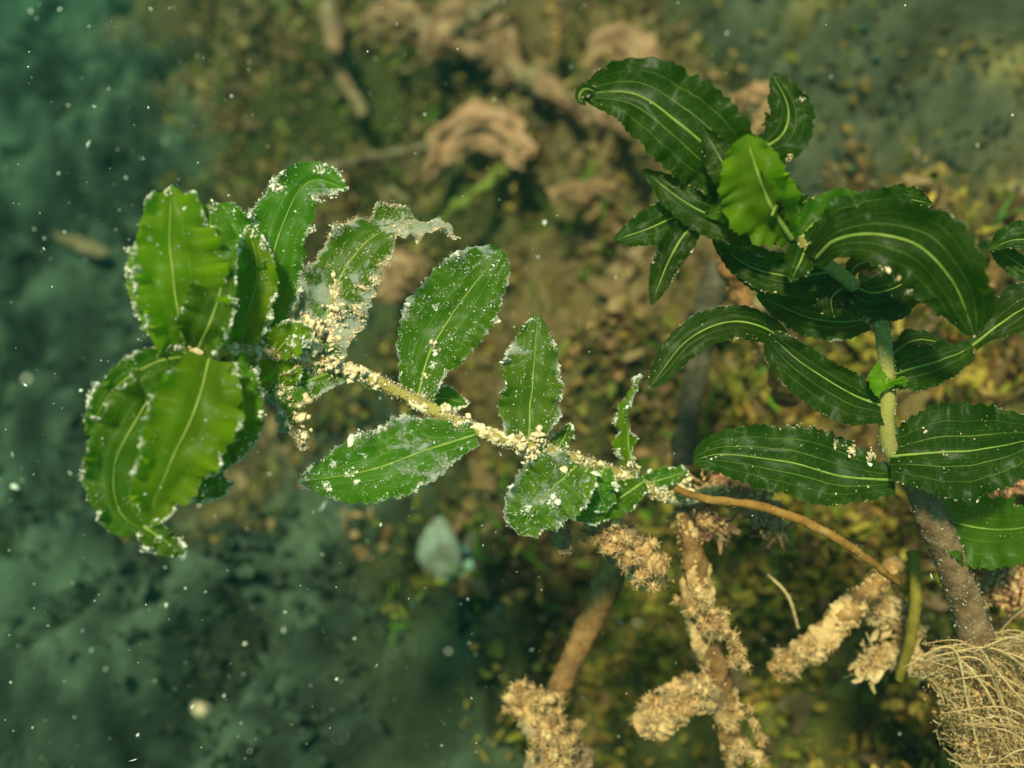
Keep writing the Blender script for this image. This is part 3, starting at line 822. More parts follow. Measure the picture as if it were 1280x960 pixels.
make_leaf(B, [(980, 292, 26.0), (950, 268, 25.6), (915, 262, 25.6), (880, 270, 25.9)], 24, 22, 0, .5, .16, 3, M_LEAF, .3, .02, basew=.6)
make_leaf(B, [(975, 285, 25.6), (940, 240, 25.1), (905, 205, 25.0), (880, 160, 25.2)], 30, 30, 8, .5, .16, 4, D, .3, .02, basew=.5)
make_leaf(B, [(980, 285, 25.6), (985, 250, 25.5), (978, 215, 25.6)], 20, 18, 10, .5, .16, 3, D, .4, .02)
make_leaf(B, [(1005, 300, 26.8), (1030, 262, 27), (1048, 245, 27.2)], 22, 22, 0, .4, .15, 3, D, .6, .02)
make_leaf(B, [(1020, 318, 26.2), (1040, 296, 25.6), (1068, 280, 25.5), (1102, 275, 25.8)], 20, 22, 6, .5, .14, 3, D, .4, .03, basew=.6)
make_leaf(B, [(1060, 355, 27.4), (1040, 372, 27), (1042, 398, 27.2)], 22, 24, 0, .6, .14, 2, D, .5, .04, basew=.8)
make_leaf(B, [(1075, 372, 27.5), (1105, 385, 27.2), (1140, 388, 27.4)], 18, 16, 0, .5, .14, 3, D, .5, .04, basew=.7)
make_leaf(B, [(1035, 340, 27), (985, 345, 26.7), (935, 332, 26.8), (900, 305, 27.1)], 20, 26, 4, .4, .13, 3, D, .6, .04, basew=.6)
make_leaf(B, [(1100, 255, 27.4), (1125, 248, 27.2), (1165, 255, 27.3)], 22, 18, 0, .4, .14, 3, D, .3, .02, basew=.6)

# a third shoot mostly beyond the right edge
C_ = thing('pondweed_shoot', P(1330, 420, 30), 'pondweed leaf tips poking in at the upper right edge', 'water plant', 'pondweed shoots')
stem_part(C_, [(1372, 640, 34), (1350, 520, 31), (1330, 400, 29.5), (1322, 330, 29)], [1.8, 1.7, 1.6, 1.2], M_STEM, silt=300)
make_leaf(C_, [(1325, 335, 29), (1300, 305, 28.8), (1268, 300, 28.9), (1236, 312, 29.2)], 30, 16, 0, .4, .1, 3, D, .35, .04)
make_leaf(C_, [(1325, 335, 29), (1290, 338, 29.3), (1262, 322, 29.6), (1232, 300, 29.8)], 14, 18, 0, .4, .1, 3, D, .35, .04)
make_leaf(C_, [(1328, 420, 29.3), (1360, 380, 29), (1400, 360, 29)], 30, 30, 0, .4, .1, 3, D, .35, .04)


# ------------------------------------------------------------------ algae and litter that cover the bed (nobody could count them)
def ribbons(p0, direc, wide, length, width, curl, rng, n=4, m=3):
    k = len(p0)
    direc = norm(direc); wide = norm(wide - (wide * direc).sum(1, keepdims=True) * direc)
    nor = np.cross(direc, wide)
    l = np.linspace(0, 1, n); s = np.linspace(-1, 1, m)
    prof = (.45 + .55 * np.sin(np.pi * np.clip(l * .9 + .1, 0, 1)))[None] * (1 + rng.uniform(-.35, .35, (k, n)))
    ang = curl[:, None] * l[None]
    cs = np.cos(ang); sn = np.sin(ang)
    st = length[:, None] / (n - 1)
    ax = np.concatenate([np.zeros((k, 1)), np.cumsum(cs[:, :-1] * st, 1)], 1)
    ay = np.concatenate([np.zeros((k, 1)), np.cumsum(sn[:, :-1] * st, 1)], 1)
    c = p0[:, None] + ax[..., None] * direc[:, None] + ay[..., None] * nor[:, None]
    w = prof * width[:, None]
    nr = -sn[..., None] * direc[:, None] + cs[..., None] * nor[:, None]
    cup = rng.uniform(-.7, .7, (k, n))
    v = c[:, :, None] + (w[:, :, None] * s[None, None])[..., None] * wide[:, None, None] + (w[:, :, None] * (s ** 2)[None, None] * cup[:, :, None])[..., None] * nr[:, :, None]
    v = v + rng.normal(0, 1, v.shape) * (width * .10)[:, None, None, None]
    f = grid_faces(n, m)
    return v.reshape(-1, 3), (f[None] + (np.arange(k) * n * m)[:, None, None]).reshape(-1, 4)


def scatter(n, rng, weight, lo=(-.62, -.36), hi=(.52, .62)):
    xs, ys = [], []
    tot = 0
    while tot < n:
        x = rng.uniform(lo[0], hi[0], n * 2); y = rng.uniform(lo[1], hi[1], n * 2)
        keep = rng.uniform(size=n * 2) < weight(x, y)
        xs.append(x[keep]); ys.append(y[keep]); tot += keep.sum()
    x = np.concatenate(xs)[:n]; y = np.concatenate(ys)[:n]
    return x, y


def w_left(x, y): return 1 - sstep(-.10, .12, x + .40 * y + .10 + .12 * noise2(x * 8, y * 8, 30))
def w_strata(x, y): return sstep(.09, .15, x) * sstep(.02, .09, y)
def w_mid(x, y): return np.clip((1 - w_left(x, y)) * (1 - .85 * w_strata(x, y)), 0, 1)


def litter(name, label, n, weight, lmin, lmax, wfac, tones, seed, up=.6, lift=.003, clump=.0, mat=None):
    rng = np.random.default_rng(seed)
    if clump:
        x0, y0 = scatter(max(n // 14, 4), rng, weight)
        i = rng.integers(0, len(x0), n)
        x = x0[i] + rng.normal(0, clump, n); y = y0[i] + rng.normal(0, clump, n)
        zup = np.abs(rng.normal(0, clump * .55, n))
    else:
        x, y = scatter(n, rng, weight); zup = 0
        i = rng.integers(0, n, n)
    p = np.stack([x, y, bed_z(x, y) + lift * rng.uniform(-.5, 1.2, n) + zup], 1)
    d = rng.normal(0, 1, (n, 3)); d[:, 2] = np.abs(d[:, 2]) * up
    L_ = rng.uniform(lmin, lmax, n) * rng.uniform(.6, 1.2, n)
    v, f = ribbons(p, d, rng.normal(0, 1, (n, 3)), L_, L_ * wfac * rng.uniform(.6, 1.4, n), rng.normal(0, 1.3, n), rng)
    tones = np.array(tones)
    a = rng.integers(0, len(tones), n)
    if clump:
        a = np.where(rng.uniform(size=n) < .75, (i * 7) % len(tones), a)
    t = tones[a] * rng.uniform(.65, 1.3, (n, 1))
    me = mesh(name, v, f)
    vcol(me, np.repeat(t, 12, 0))
    o = link(name, me, mat or M_ALGAE)
    o['kind'] = 'stuff'; o['label'] = label
    return o


litter('brown_litter', 'loose brown and tan plant litter lying on the lake bed', 4200, lambda x, y: w_mid(x, y) ** 3 * sstep(-.4, .3, noise2(x * 9, y * 9, 51)), .005, .020, .22,
       [(.22, .11, .05), (.34, .18, .09), (.14, .075, .03), (.30, .19, .09)], 61, up=.6, lift=.006, clump=.010)
litter('ochre_algae', 'tufts of ochre and olive algae growing over the lake bed', 16000, lambda x, y: w_mid(x, y) * sstep(-.9, -.2, noise2(x * 7 + 4, y * 7, 52)) * sstep(-.13, -.03, y + .3 * np.maximum(x - .1, 0) - .0), .003, .009, .22,
       [(.38, .21, .045), (.19, .155, .022), (.46, .26, .075), (.12, .11, .022), (.31, .15, .04), (.23, .19, .034)], 62, up=1.2, lift=.005, clump=.010)
litter('silt_flakes', 'flakes of tan silt film settled over the slope', 11000, lambda x, y: w_mid(x, y) ** 1.5 * sstep(-.16, -.02, y) * sstep(-.3, .3, noise2(x * 12, y * 12, 57)), .0025, .009, .40,
       [(.34, .16, .07), (.25, .12, .046), (.43, .22, .10), (.18, .105, .03)], 66, up=.5, lift=.004, clump=.006)
litter('grey_green_algae', 'soft grey-green algae film on the silt at left', 9000, lambda x, y: w_left(x, y) * sstep(-.2, .3, noise2((x * .79 + y * .62) * 9, (y * .79 - x * .62) * 20, 54)), .003, .011, .28,
       [(.050, .062, .037), (.035, .045, .025), (.065, .074, .046), (.045, .050, .024)], 63, up=.5, lift=.003, clump=.009)
litter('rock_algae', 'thin algae on the ledges of the upper right', 5000, lambda x, y: w_strata(x, y), .003, .009, .30,
       [(.055, .075, .05), (.045, .06, .035), (.16, .11, .035)], 64, up=.5, lift=.002, clump=.008)
litter('yellow_algae', 'fuzzy olive-yellow algae filling the gaps between the dead stems', 11000, lambda x, y: w_mid(x, y) ** .5 * np.exp(-((x - .13) / .085) ** 2 - ((y + .16) / .12) ** 2) * sstep(-.45, .2, noise2(x * 15, y * 15, 58)), .003, .011, .20,
       [(.44, .27, .04), (.28, .21, .025), (.50, .29, .06), (.18, .165, .03), (.38, .18, .04)], 67, up=1.2, lift=.010, clump=.013)
litter('green_filaments', 'thin bright green algae threads among the litter', 900, lambda x, y: w_mid(x, y) * sstep(.05, .4, noise2(x * 8 + 9, y * 8, 53)), .010, .030, .045,
       [(.14, .25, .02), (.20, .30, .03), (.12, .20, .03)], 65, up=1.6, lift=.004, clump=.010)


# ------------------------------------------------------------------ single things on the bed
def rest(pts, lift):
    """distances for a path that lies on the bed, lifted towards the viewer by so many cm"""
    lifts = lift if isinstance(lift, (list, tuple)) else [lift] * len(pts)
    return [(px, py, max(bed_at(px, py) - l, 24)) for (px, py), l in zip(pts, lifts)]


def dead_stem(name, label, pts, r_mm, mat, cat='dead stem', silt=0, silt_mat=None, rough=.35, group='dead stems', size=.00022, thick=.0008, clumps=(), fork=None):
    t = thing(name, P(*pts[-1]), label, cat, group)
    stem_part(t, pts, r_mm, mat, 'stalk', 0, rough * 1.5, 22, 110)
    base = np.array(t.location)
    rng = np.random.default_rng(int(pts[0][0] * 3 + pts[0][1]))
    if silt:
        _, _, c, r, A_, B_ = tube_geo([P(*p) for p in pts], [x * .001 for x in r_mm], 12, 0, n=70)
        # crust: a broken skin of silt that bulges out of the stalk in patches
        if silt > 1000: cv, cf, *_ = tube_geo([P(*p) for p in pts], [x * .001 for x in r_mm], 40, .30 + 120 * thick, seed=int(pts[0][1]) + 3, n=150, bias=min(.28, 180 * thick) - .18)
        if silt > 1000: cr = link('silt_crust', mesh('silt_crust', cv, cf, base), silt_mat or M_SILT_TAN, t)
        if silt > 1000: cr['kind'] = 'stuff'
        coat(t, base, c, r, A_, B_, int(silt * .7), rng, silt_mat or M_SILT_TAN, size * .62, thick * .7, name='silt_coat')
    for (px, py, cm, rad, cnt) in clumps:
        k_ = max(6, cnt // 30)
        sub = P(px, py, cm) + rng.normal(0, rad * .00050, (k_, 3))
        lr = (.00030 + rad * .00008) * np.exp(rng.normal(0, .4, k_))
        lv, lf = lumps_geo(sub, lr, rng, None, .5, 2)
        w_ = rng.integers(0, k_, cnt)
        p = sub[w_] + norm(rng.normal(0, 1, (cnt, 3))) * (lr[w_] * rng.uniform(.9, 1.8, cnt))[:, None]
        gv, gf = grains_geo(p, np.exp(rng.normal(math.log(size * .28), .6, cnt)), rng)
        gf = np.vstack([gf, lf + len(gv)]); gv = np.vstack([gv, lv])
        nh = int(cnt * 2.6)
        w_ = rng.integers(0, k_, nh)
        dr = norm(rng.normal(0, 1, (nh, 3))) + np.array([0, 0, -.25])
        hv, hf = ribbons(sub[w_] + dr * lr[w_][:, None] * rng.uniform(.3, 1.2, (nh, 1)), dr + rng.normal(0, .5, (nh, 3)), rng.normal(0, 1, (nh, 3)), rng.uniform(.0006, .0026, nh), rng.uniform(.00005, .00013, nh), rng.normal(0, 2.0, nh), rng, 4, 2)
        fz = link('fuzz', mesh('fuzz', hv, hf, base), silt_mat or M_SILT_TAN, t)
        fz['kind'] = 'stuff'
        o = link('silt_clump', mesh('silt_clump', gv, gf, base), silt_mat or M_SILT_TAN, t, smooth=True)
        o['kind'] = 'stuff'
    if fork:
        for (fp, fr) in fork:
            stem_part(t, fp, fr, mat, 'side_shoot', 0, rough, 10, 40)
    return t


# lower right tangle
dead_stem('orange_stem', 'slender orange dead stem arching over the tangle at lower right', [(845, 612, 30.6), (885, 624, 29.8), (955, 634, 29.3), (1030, 664, 29.2), (1080, 696, 29.5), (1122, 728, 30.4)],
          [1.0, 1.1, 1.2, 1.2, 1.1, 1.0], M_ORANGE, silt=420, rough=.07, size=.00014, thick=.0002)
dead_stem('broken_stalk', 'thick broken brown stalk slanting below the orange stem', [(1125, 700, 33), (1080, 745, 33.2), (1030, 795, 33.4), (968, 842, 33.8)], [2.2, 3.2, 3.4, 3.0], M_DEADSTEM, silt=2600, rough=.2,
          clumps=[(985, 830, 33.2, 5, 420), (1010, 812, 33, 4, 300)])
dead_stem('yellow_stem', 'short yellow stem hanging beside the broken stalk', [(1140, 690, 33.5), (1145, 730, 33), (1140, 790, 33), (1124, 850, 33.5)], [1.6, 1.7, 1.7, 1.3], M_YELLOW, silt=160, rough=.06, size=.00014, thick=.0002)
dead_stem('upright_stalk', 'red-brown upright stalk with silt along its right side below the shoot', [(855, 640, 32), (868, 710, 32.5), (880, 790, 33), (905, 880, 34), (925, 985, 35)], [2.4, 3.2, 3.4, 3.2, 3], M_DEADSTEM, silt=1800, rough=.16,
          clumps=[(870, 745, 31.8, 5, 420), (900, 785, 31.8, 5, 480), (922, 815, 32, 4, 300), (938, 940, 33, 6, 500), (925, 890, 33, 4.5, 320)])
dead_stem('dark_stalk', 'dark brown stalk slanting down to the left behind the silt clod', [(790, 660, 37), (760, 730, 37), (722, 810, 37.5), (690, 885, 38)], [4.4, 4.6, 4.2, 3.8], M_DEADSTEM, silt=500, rough=.09)
dead_stem('silt_capped_stump', 'stump thickly capped with golden silt at the bottom edge', [(648, 862, 34), (672, 890, 34), (700, 930, 34), (720, 1000, 34.5)], [2.4, 4.5, 5.5, 5.5], M_TWIG, silt=7500, thick=.0013, size=.00026,
          clumps=[(650, 868, 33.5, 5, 600), (672, 885, 33.2, 6, 700), (690, 915, 33, 7, 800), (700, 950, 33, 7, 800)], fork=[([(668, 885, 33.8), (648, 893, 33.6), (634, 885, 33.6)], [.8, .6, .4])])
dead_stem('silted_snag', 'bent snag furred with golden silt between stump and upright stalk', [(804, 905, 34), (830, 895, 33.6), (860, 868, 33.5), (905, 872, 34)], [3.2, 4.2, 4.0, 3], M_TWIG, silt=4200, thick=.0013, size=.00025,
          clumps=[(815, 895, 33.2, 5, 520), (845, 880, 33, 5, 520), (875, 865, 33, 4.5, 420)])
dead_stem('silt_clod', 'crumbly tan silt clod hanging just under the left shoot', [(735, 650, 31), (770, 672, 31), (800, 700, 31.2), (822, 730, 31.6)], [2.4, 3.6, 4.0, 2.4], M_TWIG, cat='silt clod', silt=4600, thick=.0012, size=.00024, group=None,
          clumps=[(745, 658, 30.5, 5, 460), (778, 678, 30.3, 5.5, 560), (805, 708, 30.5, 5, 500)])
dead_stem('hanging_silt_lump', 'small tan silt lump dangling left of the silt clod', [(706, 655, 30.2), (703, 672, 30.2), (706, 690, 30.4)], [.8, 1.8, 1.4], M_TWIG, cat='silt clod', silt=900, thick=.0006, group=None)
dead_stem('furred_stalk', 'dim grey-brown furred stalk standing behind the arching leaf', [(900, 330, 42), (882, 400, 42), (868, 480, 42), (852, 580, 42.5)], [4.6, 4.8, 4.6, 4.2],
          plain_material('furred_stalk', [(.3, (.05, .035, .02)), (.6, (.11, .08, .048)), (.8, (.18, .14, .09))], 150, 1, 1, .001), silt=0, rough=.15)
dead_stem('red_brown_stalk', 'red-brown stalk slanting behind the arching leaf of the dark shoot', [(905, 315, 37), (930, 375, 37), (960, 440, 37), (990, 505, 37.5)], [3.4, 3.8, 3.8, 3.2], M_DEADSTEM, silt=900, rough=.3, silt_mat=M_SILT_TAN)
dead_stem('thin_root', 'thin pale root curling in the dark gap below the orange stem', [(960, 718, 34), (985, 745, 34), (998, 785, 34.3)], [.35, .5, .4], M_FIBRE, silt=60, rough=.1)

# bundle of straw-like roots in the corner
R_ = thing('root_tuft', P(1290, 960, 31), 'straw-coloured tuft of fibrous roots in the lower right corner', 'root tuft')
rng = np.random.default_rng(77)
baseR = np.array(R_.location)
def strand_path(u, low):
    """strands start along the tuft's upper left rim and sweep right and down"""
    if low:
        x0 = 1190 + 40 * u + rng.normal(0, 10); y0 = 862 + 110 * u + rng.normal(0, 8)
    else:
        x0 = 1136 + 150 * u + rng.normal(0, 7); y0 = 836 - 30 * math.sin(min(u * 2.4, 1.7)) + rng.normal(0, 9)
    dx = max(140 + rng.normal(0, 34), 95); dy = min(115 + rng.normal(0, 28), 170)
    bow = rng.normal(16, 15)
    return [(x0, y0), (x0 + .35 * dx + bow * .4, y0 + .22 * dy - bow), (x0 + .7 * dx, y0 + .62 * dy - bow * .6), (x0 + dx - 8, y0 + dy + 22)]


for k in range(54):
    q = strand_path(rng.uniform(0, 1) ** 1.3, k % 3 == 2)
    d0 = 30.2 + rng.uniform(-.6, 1.4)
    tv, tf, c, r, A_, B_ = tube_geo([P(a, b_, d0 + .25 * i_ - .3 * (i_ == 1)) for i_, (a, b_) in enumerate(q)], list(np.array([.00012, .00026, .00032, .00030]) * rng.uniform(.6, 1.3)), 6, .35, k, 30)
    s_ = link('strand', mesh('strand', tv, tf, baseR), M_FIBRE, R_)
    coat(s_, baseR, c, r, A_, B_, int(rng.uniform(60, 320)), rng, M_SILT_TAN, .00012, .00040)
pp, ff, off = [], [], 0
for k in range(420):
    q = strand_path(rng.uniform(.1, 1.1), k % 2 == 1)
    d0 = 31 + rng.uniform(-.4, 2.6)
    i0 = rng.integers(0, 2)
    jit = rng.normal(0, 7, (3, 2))
    tv, tf, *_ = tube_geo([P(a + j_[0] + 10, b_ + j_[1] + 6, d0 + .2 * i_) for i_, ((a, b_), j_) in enumerate(zip(q[i0:i0 + 3], jit))], [.00010, .00020, .00018], 4, 0, k, 9)
    pp.append(tv); ff.append(tf + off); off += len(tv)
k_ = 1100
a_, b2 = rng.uniform(0, 1, k_), rng.uniform(0, 1, k_)
hp = np.array([P(1150 + 130 * a + 55 * q_ + rng.normal(0, 10), 832 - 28 * math.sin(a * 2.5) + 165 * q_, 31 + rng.uniform(-.6, 1.2)) for a, q_ in zip(a_, b2)])
hv, hf = ribbons(hp, rng.normal(0, .55, (k_, 3)) + RIGHT - .7 * UP, rng.normal(0, 1, (k_, 3)), rng.uniform(.0015, .006, k_), rng.uniform(.00005, .00016, k_), rng.normal(0, 1.5, k_), rng)
pp.append(hv); ff.append(hf + off); off += len(hv)
fo = link('fine_fibres', mesh('fine_fibres', np.vstack(pp), np.vstack(ff), baseR), M_FIBRE, R_)
fo['kind'] = 'stuff'
n = 9500
u = rng.uniform(0, 1, n); w_ = rng.uniform(0, 1, n) ** .8
gp = np.array([P(1160 + 125 * a + 50 * b + rng.normal(0, 8), 832 - 26 * math.sin(a * 2.5) + 160 * b + rng.normal(0, 6), 31.2 + rng.uniform(-.7, 1.2)) for a, b in zip(u, w_)])
gv, gf = grains_geo(gp, np.exp(rng.normal(math.log(.00017), .5, n)), rng)
k_ = 260
a_, b2 = rng.uniform(0, 1, k_), rng.uniform(0, 1, k_)
lc = np.array([P(1165 + 120 * a + 50 * q_ + rng.normal(0, 6), 832 - 26 * math.sin(a * 2.5) + 160 * q_, 31.5 + rng.uniform(-.5, 1)) for a, q_ in zip(a_, b2)])
lv, lf = lumps_geo(lc, .0005 * np.exp(rng.normal(0, .45, k_)), rng)
gf = np.vstack([gf, lf + len(gv)]); gv = np.vstack([gv, lv])
so = link('silt', mesh('silt', gv, gf, baseR), M_SILT_TAN, R_, smooth=False)
so['kind'] = 'stuff'

# dead leaves and twigs farther back
DL = [0]


def dead_leaf(label, pts, wp, wm, lift, roll=0, cup=.6, wave=.45, basew=.5, mat=None, depth=None, tipx=.6):
    DL[0] += 1
    seed = 500 + DL[0] * 17
    rng = np.random.default_rng(seed)
    q3 = [(a, b, depth) for a, b in pts] if depth else rest(pts, lift)
    if not depth:
        md = min(p[2] for p in q3)
        q3 = [(a, b, md + .35 * (c - md)) for a, b, c in q3]
    t = thing('dead_leaf', P(*q3[0]), label, 'dead leaf', 'dead leaves on the lake bed')
    base = np.array(t.location)
    n, m = 22, 11
    c = catmull([P(*p) for p in q3], n)
    sc = np.interp(np.linspace(0, 1, n), np.linspace(0, 1, len(q3)), [pxm(p[2]) for p in q3])
    T = norm(np.gradient(c, axis=0)); Vv = norm(CAM[None] - c)
    W0 = norm(np.cross(T, Vv)); N0 = np.cross(W0, T)
    r = math.radians(roll)
    W = math.cos(r) * W0 + math.sin(r) * N0; Nn = np.cross(W, T)
    tt, ss = np.meshgrid(np.linspace(0, 1, n), np.linspace(-1, 1, m), indexing='ij')
    prof = leaf_profile(tt, basew, tipx, .4)
    hw = np.where(ss > 0, wp, wm) * sc[:, None] * prof * (1 + .6 * noise2(tt * 6 + seed, np.sign(ss) * 3, seed))
    lat = np.sin(cup * np.abs(ss)) / cup * hw * np.sign(ss)
    nor = -(1 - np.cos(cup * np.abs(ss))) / cup * hw + wave * hw * noise2(tt * 5 + seed, ss * 2.2, seed + 1) + .22 * hw * noise2(tt * 9 + seed, ss * 5, seed + 2)
    v = c[:, None] + lat[..., None] * W[:, None] + nor[..., None] * Nn[:, None]
    link('blade', mesh('blade', v.reshape(-1, 3), grid_faces(n, m), base), mat or M_DEADLEAF, t)
    tv, tf, *_ = tube_geo(v[::3, m // 2], np.linspace(.0007, .0003, len(v[::3])), 6, .1, n=20)
    link('midrib', mesh('midrib', tv, tf, base), M_TWIG, t)
    k = 150
    a = rng.integers(0, n, k); b = rng.integers(0, m, k)
    hv, hf = ribbons(v[a, b], rng.normal(0, 1, (k, 3)), rng.normal(0, 1, (k, 3)), rng.uniform(.002, .007, k), rng.uniform(.0003, .0012, k), rng.normal(0, 1.5, k), rng)
    fz = link('fuzz', mesh('fuzz', hv, hf, base), mat or M_DEADLEAF, t); fz['kind'] = 'stuff'
    k = 400
    a = rng.integers(0, n, k); b = rng.integers(0, m, k)
    gv, gf = grains_geo(v[a, b] + rng.normal(0, .0012, (k, 3)), np.exp(rng.normal(math.log(.00045), .5, k)), rng)
    o = link('silt', mesh('silt', gv, gf, base), M_SILT_TAN, t, smooth=False); o['kind'] = 'stuff'
    return t


dead_leaf('hook-shaped tan dead leaf left of centre below the branch', [(655, 200), (620, 165), (580, 165), (560, 195), (535, 225)], 36, 26, 5, 12, wave=.7)
dead_leaf('rounded reddish dead leaf beside the tip of the dark shoot', [(735, 85), (760, 55), (795, 62), (812, 95)], 20, 26, 5)
dead_leaf('large crumpled tan dead leaf at the top of the branch', [(530, 60), (575, 30), (625, 45), (650, 85)], 36, 32, 5)
dead_leaf('pointed tan dead leaf drooping from the branch', [(610, 45), (632, 75), (625, 108)], 18, 18, 6)
dead_leaf('small tan dead leaf behind the curled leaf of the left shoot', [(480, 375), (500, 340), (535, 330)], 26, 26, 4)
dead_leaf('narrow reddish dead leaf lying right of centre', [(690, 245), (725, 238), (765, 232)], 11, 11, 4)
dead_leaf('grey tan dead leaf at the top left beside the twig', [(455, 30), (490, 15), (530, 25)], 18, 20, 5)
dead_leaf('brown looped dead leaf behind the topmost leaf of the dark shoot', [(915, 135), (945, 115), (962, 135), (935, 175)], 10, 12, 8)
dead_leaf('small tan dead leaf tucked behind the orange stem', [(880, 605), (910, 608), (950, 640), (975, 668)], 18, 22, 0, depth=32.5)
dead_leaf('tan dead scrap below the base of the orange stem', [(850, 640), (870, 655), (905, 660)], 16, 16, 0, depth=32.8)
dead_leaf('golden dead leaf curled under the broken stalk', [(1085, 770), (1110, 760), (1150, 790)], 20, 18, 0, depth=35, mat=M_FIBRE)
dead_leaf('golden dead leaf beside the thick brown stem', [(1075, 840), (1110, 820), (1160, 835)], 14, 16, 0, depth=34.6, mat=M_FIBRE)
dead_leaf('tan dead leaf at the right edge beside the brown stem', [(1235, 720), (1262, 735), (1300, 730)], 26, 24, 0, depth=33.5)
dead_leaf('pale tan dead leaf showing between the two low right leaves', [(1225, 592), (1245, 600), (1275, 600)], 14, 16, 0, depth=33)

dead_stem('silted_branch', 'thick silt-covered branch slanting across the top centre', rest([(470, 20), (560, 45), (650, 90), (720, 130), (800, 165)], [4, 6, 6, 6, 5]), [3, 5.5, 5, 4.5, 3], M_TWIG, cat='branch', silt=2600, silt_mat=M_DEADLEAF, group='branches and twigs',
          size=.0007, thick=.0030, rough=.6, clumps=[(px_, py_, bed_at(px_, py_) - 6.5, 13, 110) for px_, py_ in ((500, 30), (540, 40), (585, 55), (620, 80), (660, 95), (700, 118), (745, 140))], fork=[(rest([(560, 45), (600, 20), (640, -20)], [6, 6, 5]), [5, 4, 3])])
dead_stem('pale_twig', 'pale tan twig hanging down at the top left of centre', rest([(405, -20), (415, 40), (428, 90), (455, 145)], 5), [3.5, 4.5, 4, 2.5], M_TWIG, cat='twig', silt=1200, silt_mat=M_DEADLEAF, group='branches and twigs', size=.0006, thick=.0012)
dead_stem('olive_stem', 'yellow-green dead stem slanting beside the hook-shaped leaf', rest([(655, 185), (615, 225), (575, 255), (545, 285)], 5), [2.5, 3.5, 3, 2], M_OLIVE, cat='twig', group='branches and twigs')
dead_stem('mossy_twig', 'olive mossy twig lying low across the upper left', rest([(300, 235), (400, 215), (480, 195), (560, 180)], 3), [2.5, 3.5, 3.5, 2.5], M_TWIG, cat='twig', group='branches and twigs', silt=600, silt_mat=M_DEADLEAF, size=.0006, thick=.001)
dead_stem('reddish_twig', 'reddish twig standing at the top centre right', rest([(690, -10), (695, 40), (690, 80)], 5), [3, 4, 3], M_DEADSTEM, cat='twig', group='branches and twigs')


# ------------------------------------------------------------------ empty shell
def valve(t, px, py, cm, ax, bx, rot, tilt, dome, mat, seedv):
    base = np.array(t.location)
    n, m = 16, 28
    r_ = np.linspace(0.0, 1, n)[:, None]; th = np.linspace(0, 2 * np.pi, m, endpoint=False)[None]
    X = r_ * np.cos(th) * ax; Y = r_ * np.sin(th) * bx * (1 + .22 * np.cos(th) + .05 * np.sin(3 * th + seedv) + .03 * np.sin(7 * th))
    Z = dome * np.sqrt(np.clip(1 - (r_ * .97) ** 2, 0, 1)) * np.ones_like(th) + .04 * dome * np.sin(r_ * 40)
    Zi = Z - .0012
    c, s = math.cos(rot), math.sin(rot)
    X, Y = X * c - Y * s, X * s + Y * c
    ct, st_ = math.cos(tilt), math.sin(tilt)
    o = P(px, py, cm)

    def place(Z):
        x2 = X * ct + Z * st_; z2 = -X * st_ + Z * ct
        return o + x2[..., None] * RIGHT + Y[..., None] * UP + z2[..., None] * BACK
    v = np.vstack([place(Z).reshape(-1, 3), place(Zi)[::-1].reshape(-1, 3)])
    f = grid_faces(2 * n, m, True)
    return link('valve', mesh('valve', v, f, base), mat, t)


dS = bed_at(550, 690) - .8
S_ = thing('mussel_shell', P(560, 710, dS + 1), 'pale grey-green open mussel shell lying on the dark silt below the left shoot', 'shell')
valve(S_, 550, 686, dS, 33 * pxm(dS), 42 * pxm(dS), .35, -.55, 24 * pxm(dS), M_SHELL, 1)
v2 = valve(S_, 606, 672, dS - .3, 34 * pxm(dS), 17 * pxm(dS), .52, .3, 10 * pxm(dS), plain_material('shell_inside', [(.3, (.045, .085, .085)), (.6, (.08, .14, .14)), (.8, (.20, .18, .05))], 70, .5, .4, .0005), 2)
valve(S_, 585, 712, dS - .1, 32 * pxm(dS), 12 * pxm(dS), .12, .2, 7 * pxm(dS), plain_material('shell_edge', [(.3, (.16, .26, .20)), (.7, (.26, .36, .26))], 70, .6, .4, .0005), 3)
def flat_bit(label, px, py, a, b, rot, mat):
    d = bed_at(px, py) - 1.2
    t = thing('shell_fragment', P(px, py, d), label, 'shell', 'shell fragments')
    valve(t, px, py, d, a * pxm(d), b * pxm(d), rot, .3, b * .5 * pxm(d), mat, 5)


flat_bit('tan elongated shell fragment lying on the silt at the left edge', 102, 306, 34, 9, -.35, M_TWIG)

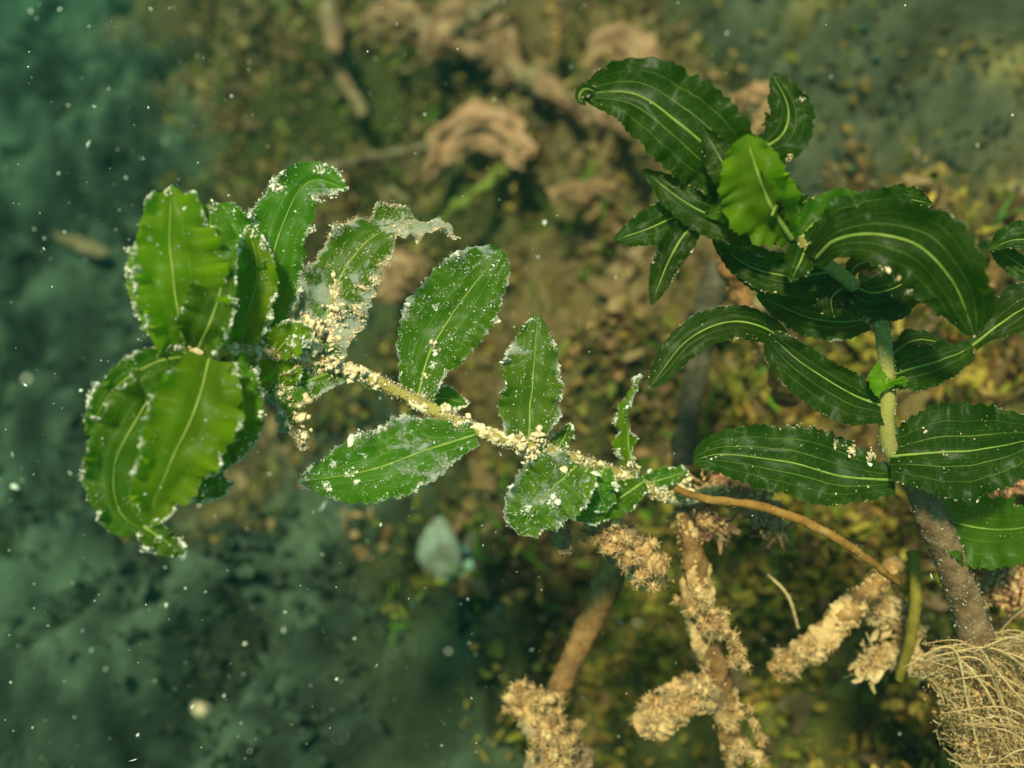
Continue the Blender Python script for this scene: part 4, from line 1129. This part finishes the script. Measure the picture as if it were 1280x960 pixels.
# ------------------------------------------------------------------ silt drifting in the water
rng = np.random.default_rng(5)
n = 1500
px = rng.uniform(-40, 1320, n); py = rng.uniform(-40, 1000, n)
keep = rng.uniform(size=n) < np.where(px < 700, .95, .35) * np.where((py > 560) | (px < 320), 1, .45)
px, py = px[keep], py[keep]
dc = np.where(rng.uniform(size=len(px)) < .12, rng.uniform(9, 19, len(px)), rng.uniform(20, 44, len(px)))
pp = np.array([P(a, b, c) for a, b, c in zip(px, py, dc)])
sz = np.exp(rng.normal(math.log(.00014), .45, len(px))) * (dc / 28) * rng.choice([.8, 1, 1.7], len(px), p=[.5, .4, .1])
gv, gf = grains_geo(pp, np.clip(sz, .00005, .0005), rng, 1.0)
dp = link('drifting_silt', mesh('drifting_silt', gv, gf), M_PARTICLE, smooth=False)
dp['kind'] = 'stuff'
dp['label'] = 'pale specks of silt drifting in the water'
for (a, b, c, s_, lab) in ((248, 887, 16.0, .0016, 'blurred round tan silt grain floating close to the lens at lower left'),):
    gv, gf = grains_geo(np.array([P(a, b, c)]), np.array([s_]), rng, .2)
    g = link('floating_grain', mesh('floating_grain', gv, gf, P(a, b, c)), M_GRAIN, smooth=True)
    g.location = P(a, b, c)
    tag(g, lab, 'silt grain')


# ------------------------------------------------------------------ the air of the place: cloudy green water
hz = mesh('haze', [(sx, sy, sz) for sx in (-4.2, 4.2) for sy in (-4.2, 4.2) for sz in (-1.6, .60)],
          [(0, 1, 3, 2), (4, 6, 7, 5), (0, 4, 5, 1), (2, 3, 7, 6), (0, 2, 6, 4), (1, 5, 7, 3)])
m, N, L, out = new_mat('lake_water')
pv = N.new('ShaderNodeVolumePrincipled')
pv.inputs['Color'].default_value = (0.005, 0.023, 0.021, 1)
pv.inputs['Density'].default_value = 1.0
pv.inputs['Absorption Color'].default_value = (0.22, 0.80, 0.68, 1)
pv.inputs['Anisotropy'].default_value = 0.0
L.new(pv.outputs[0], out.inputs['Volume'])
hzo = link('haze', hz, m, smooth=False)
hzo['kind'] = 'stuff'
hzo['label'] = 'cloudy green lake water filling the place'
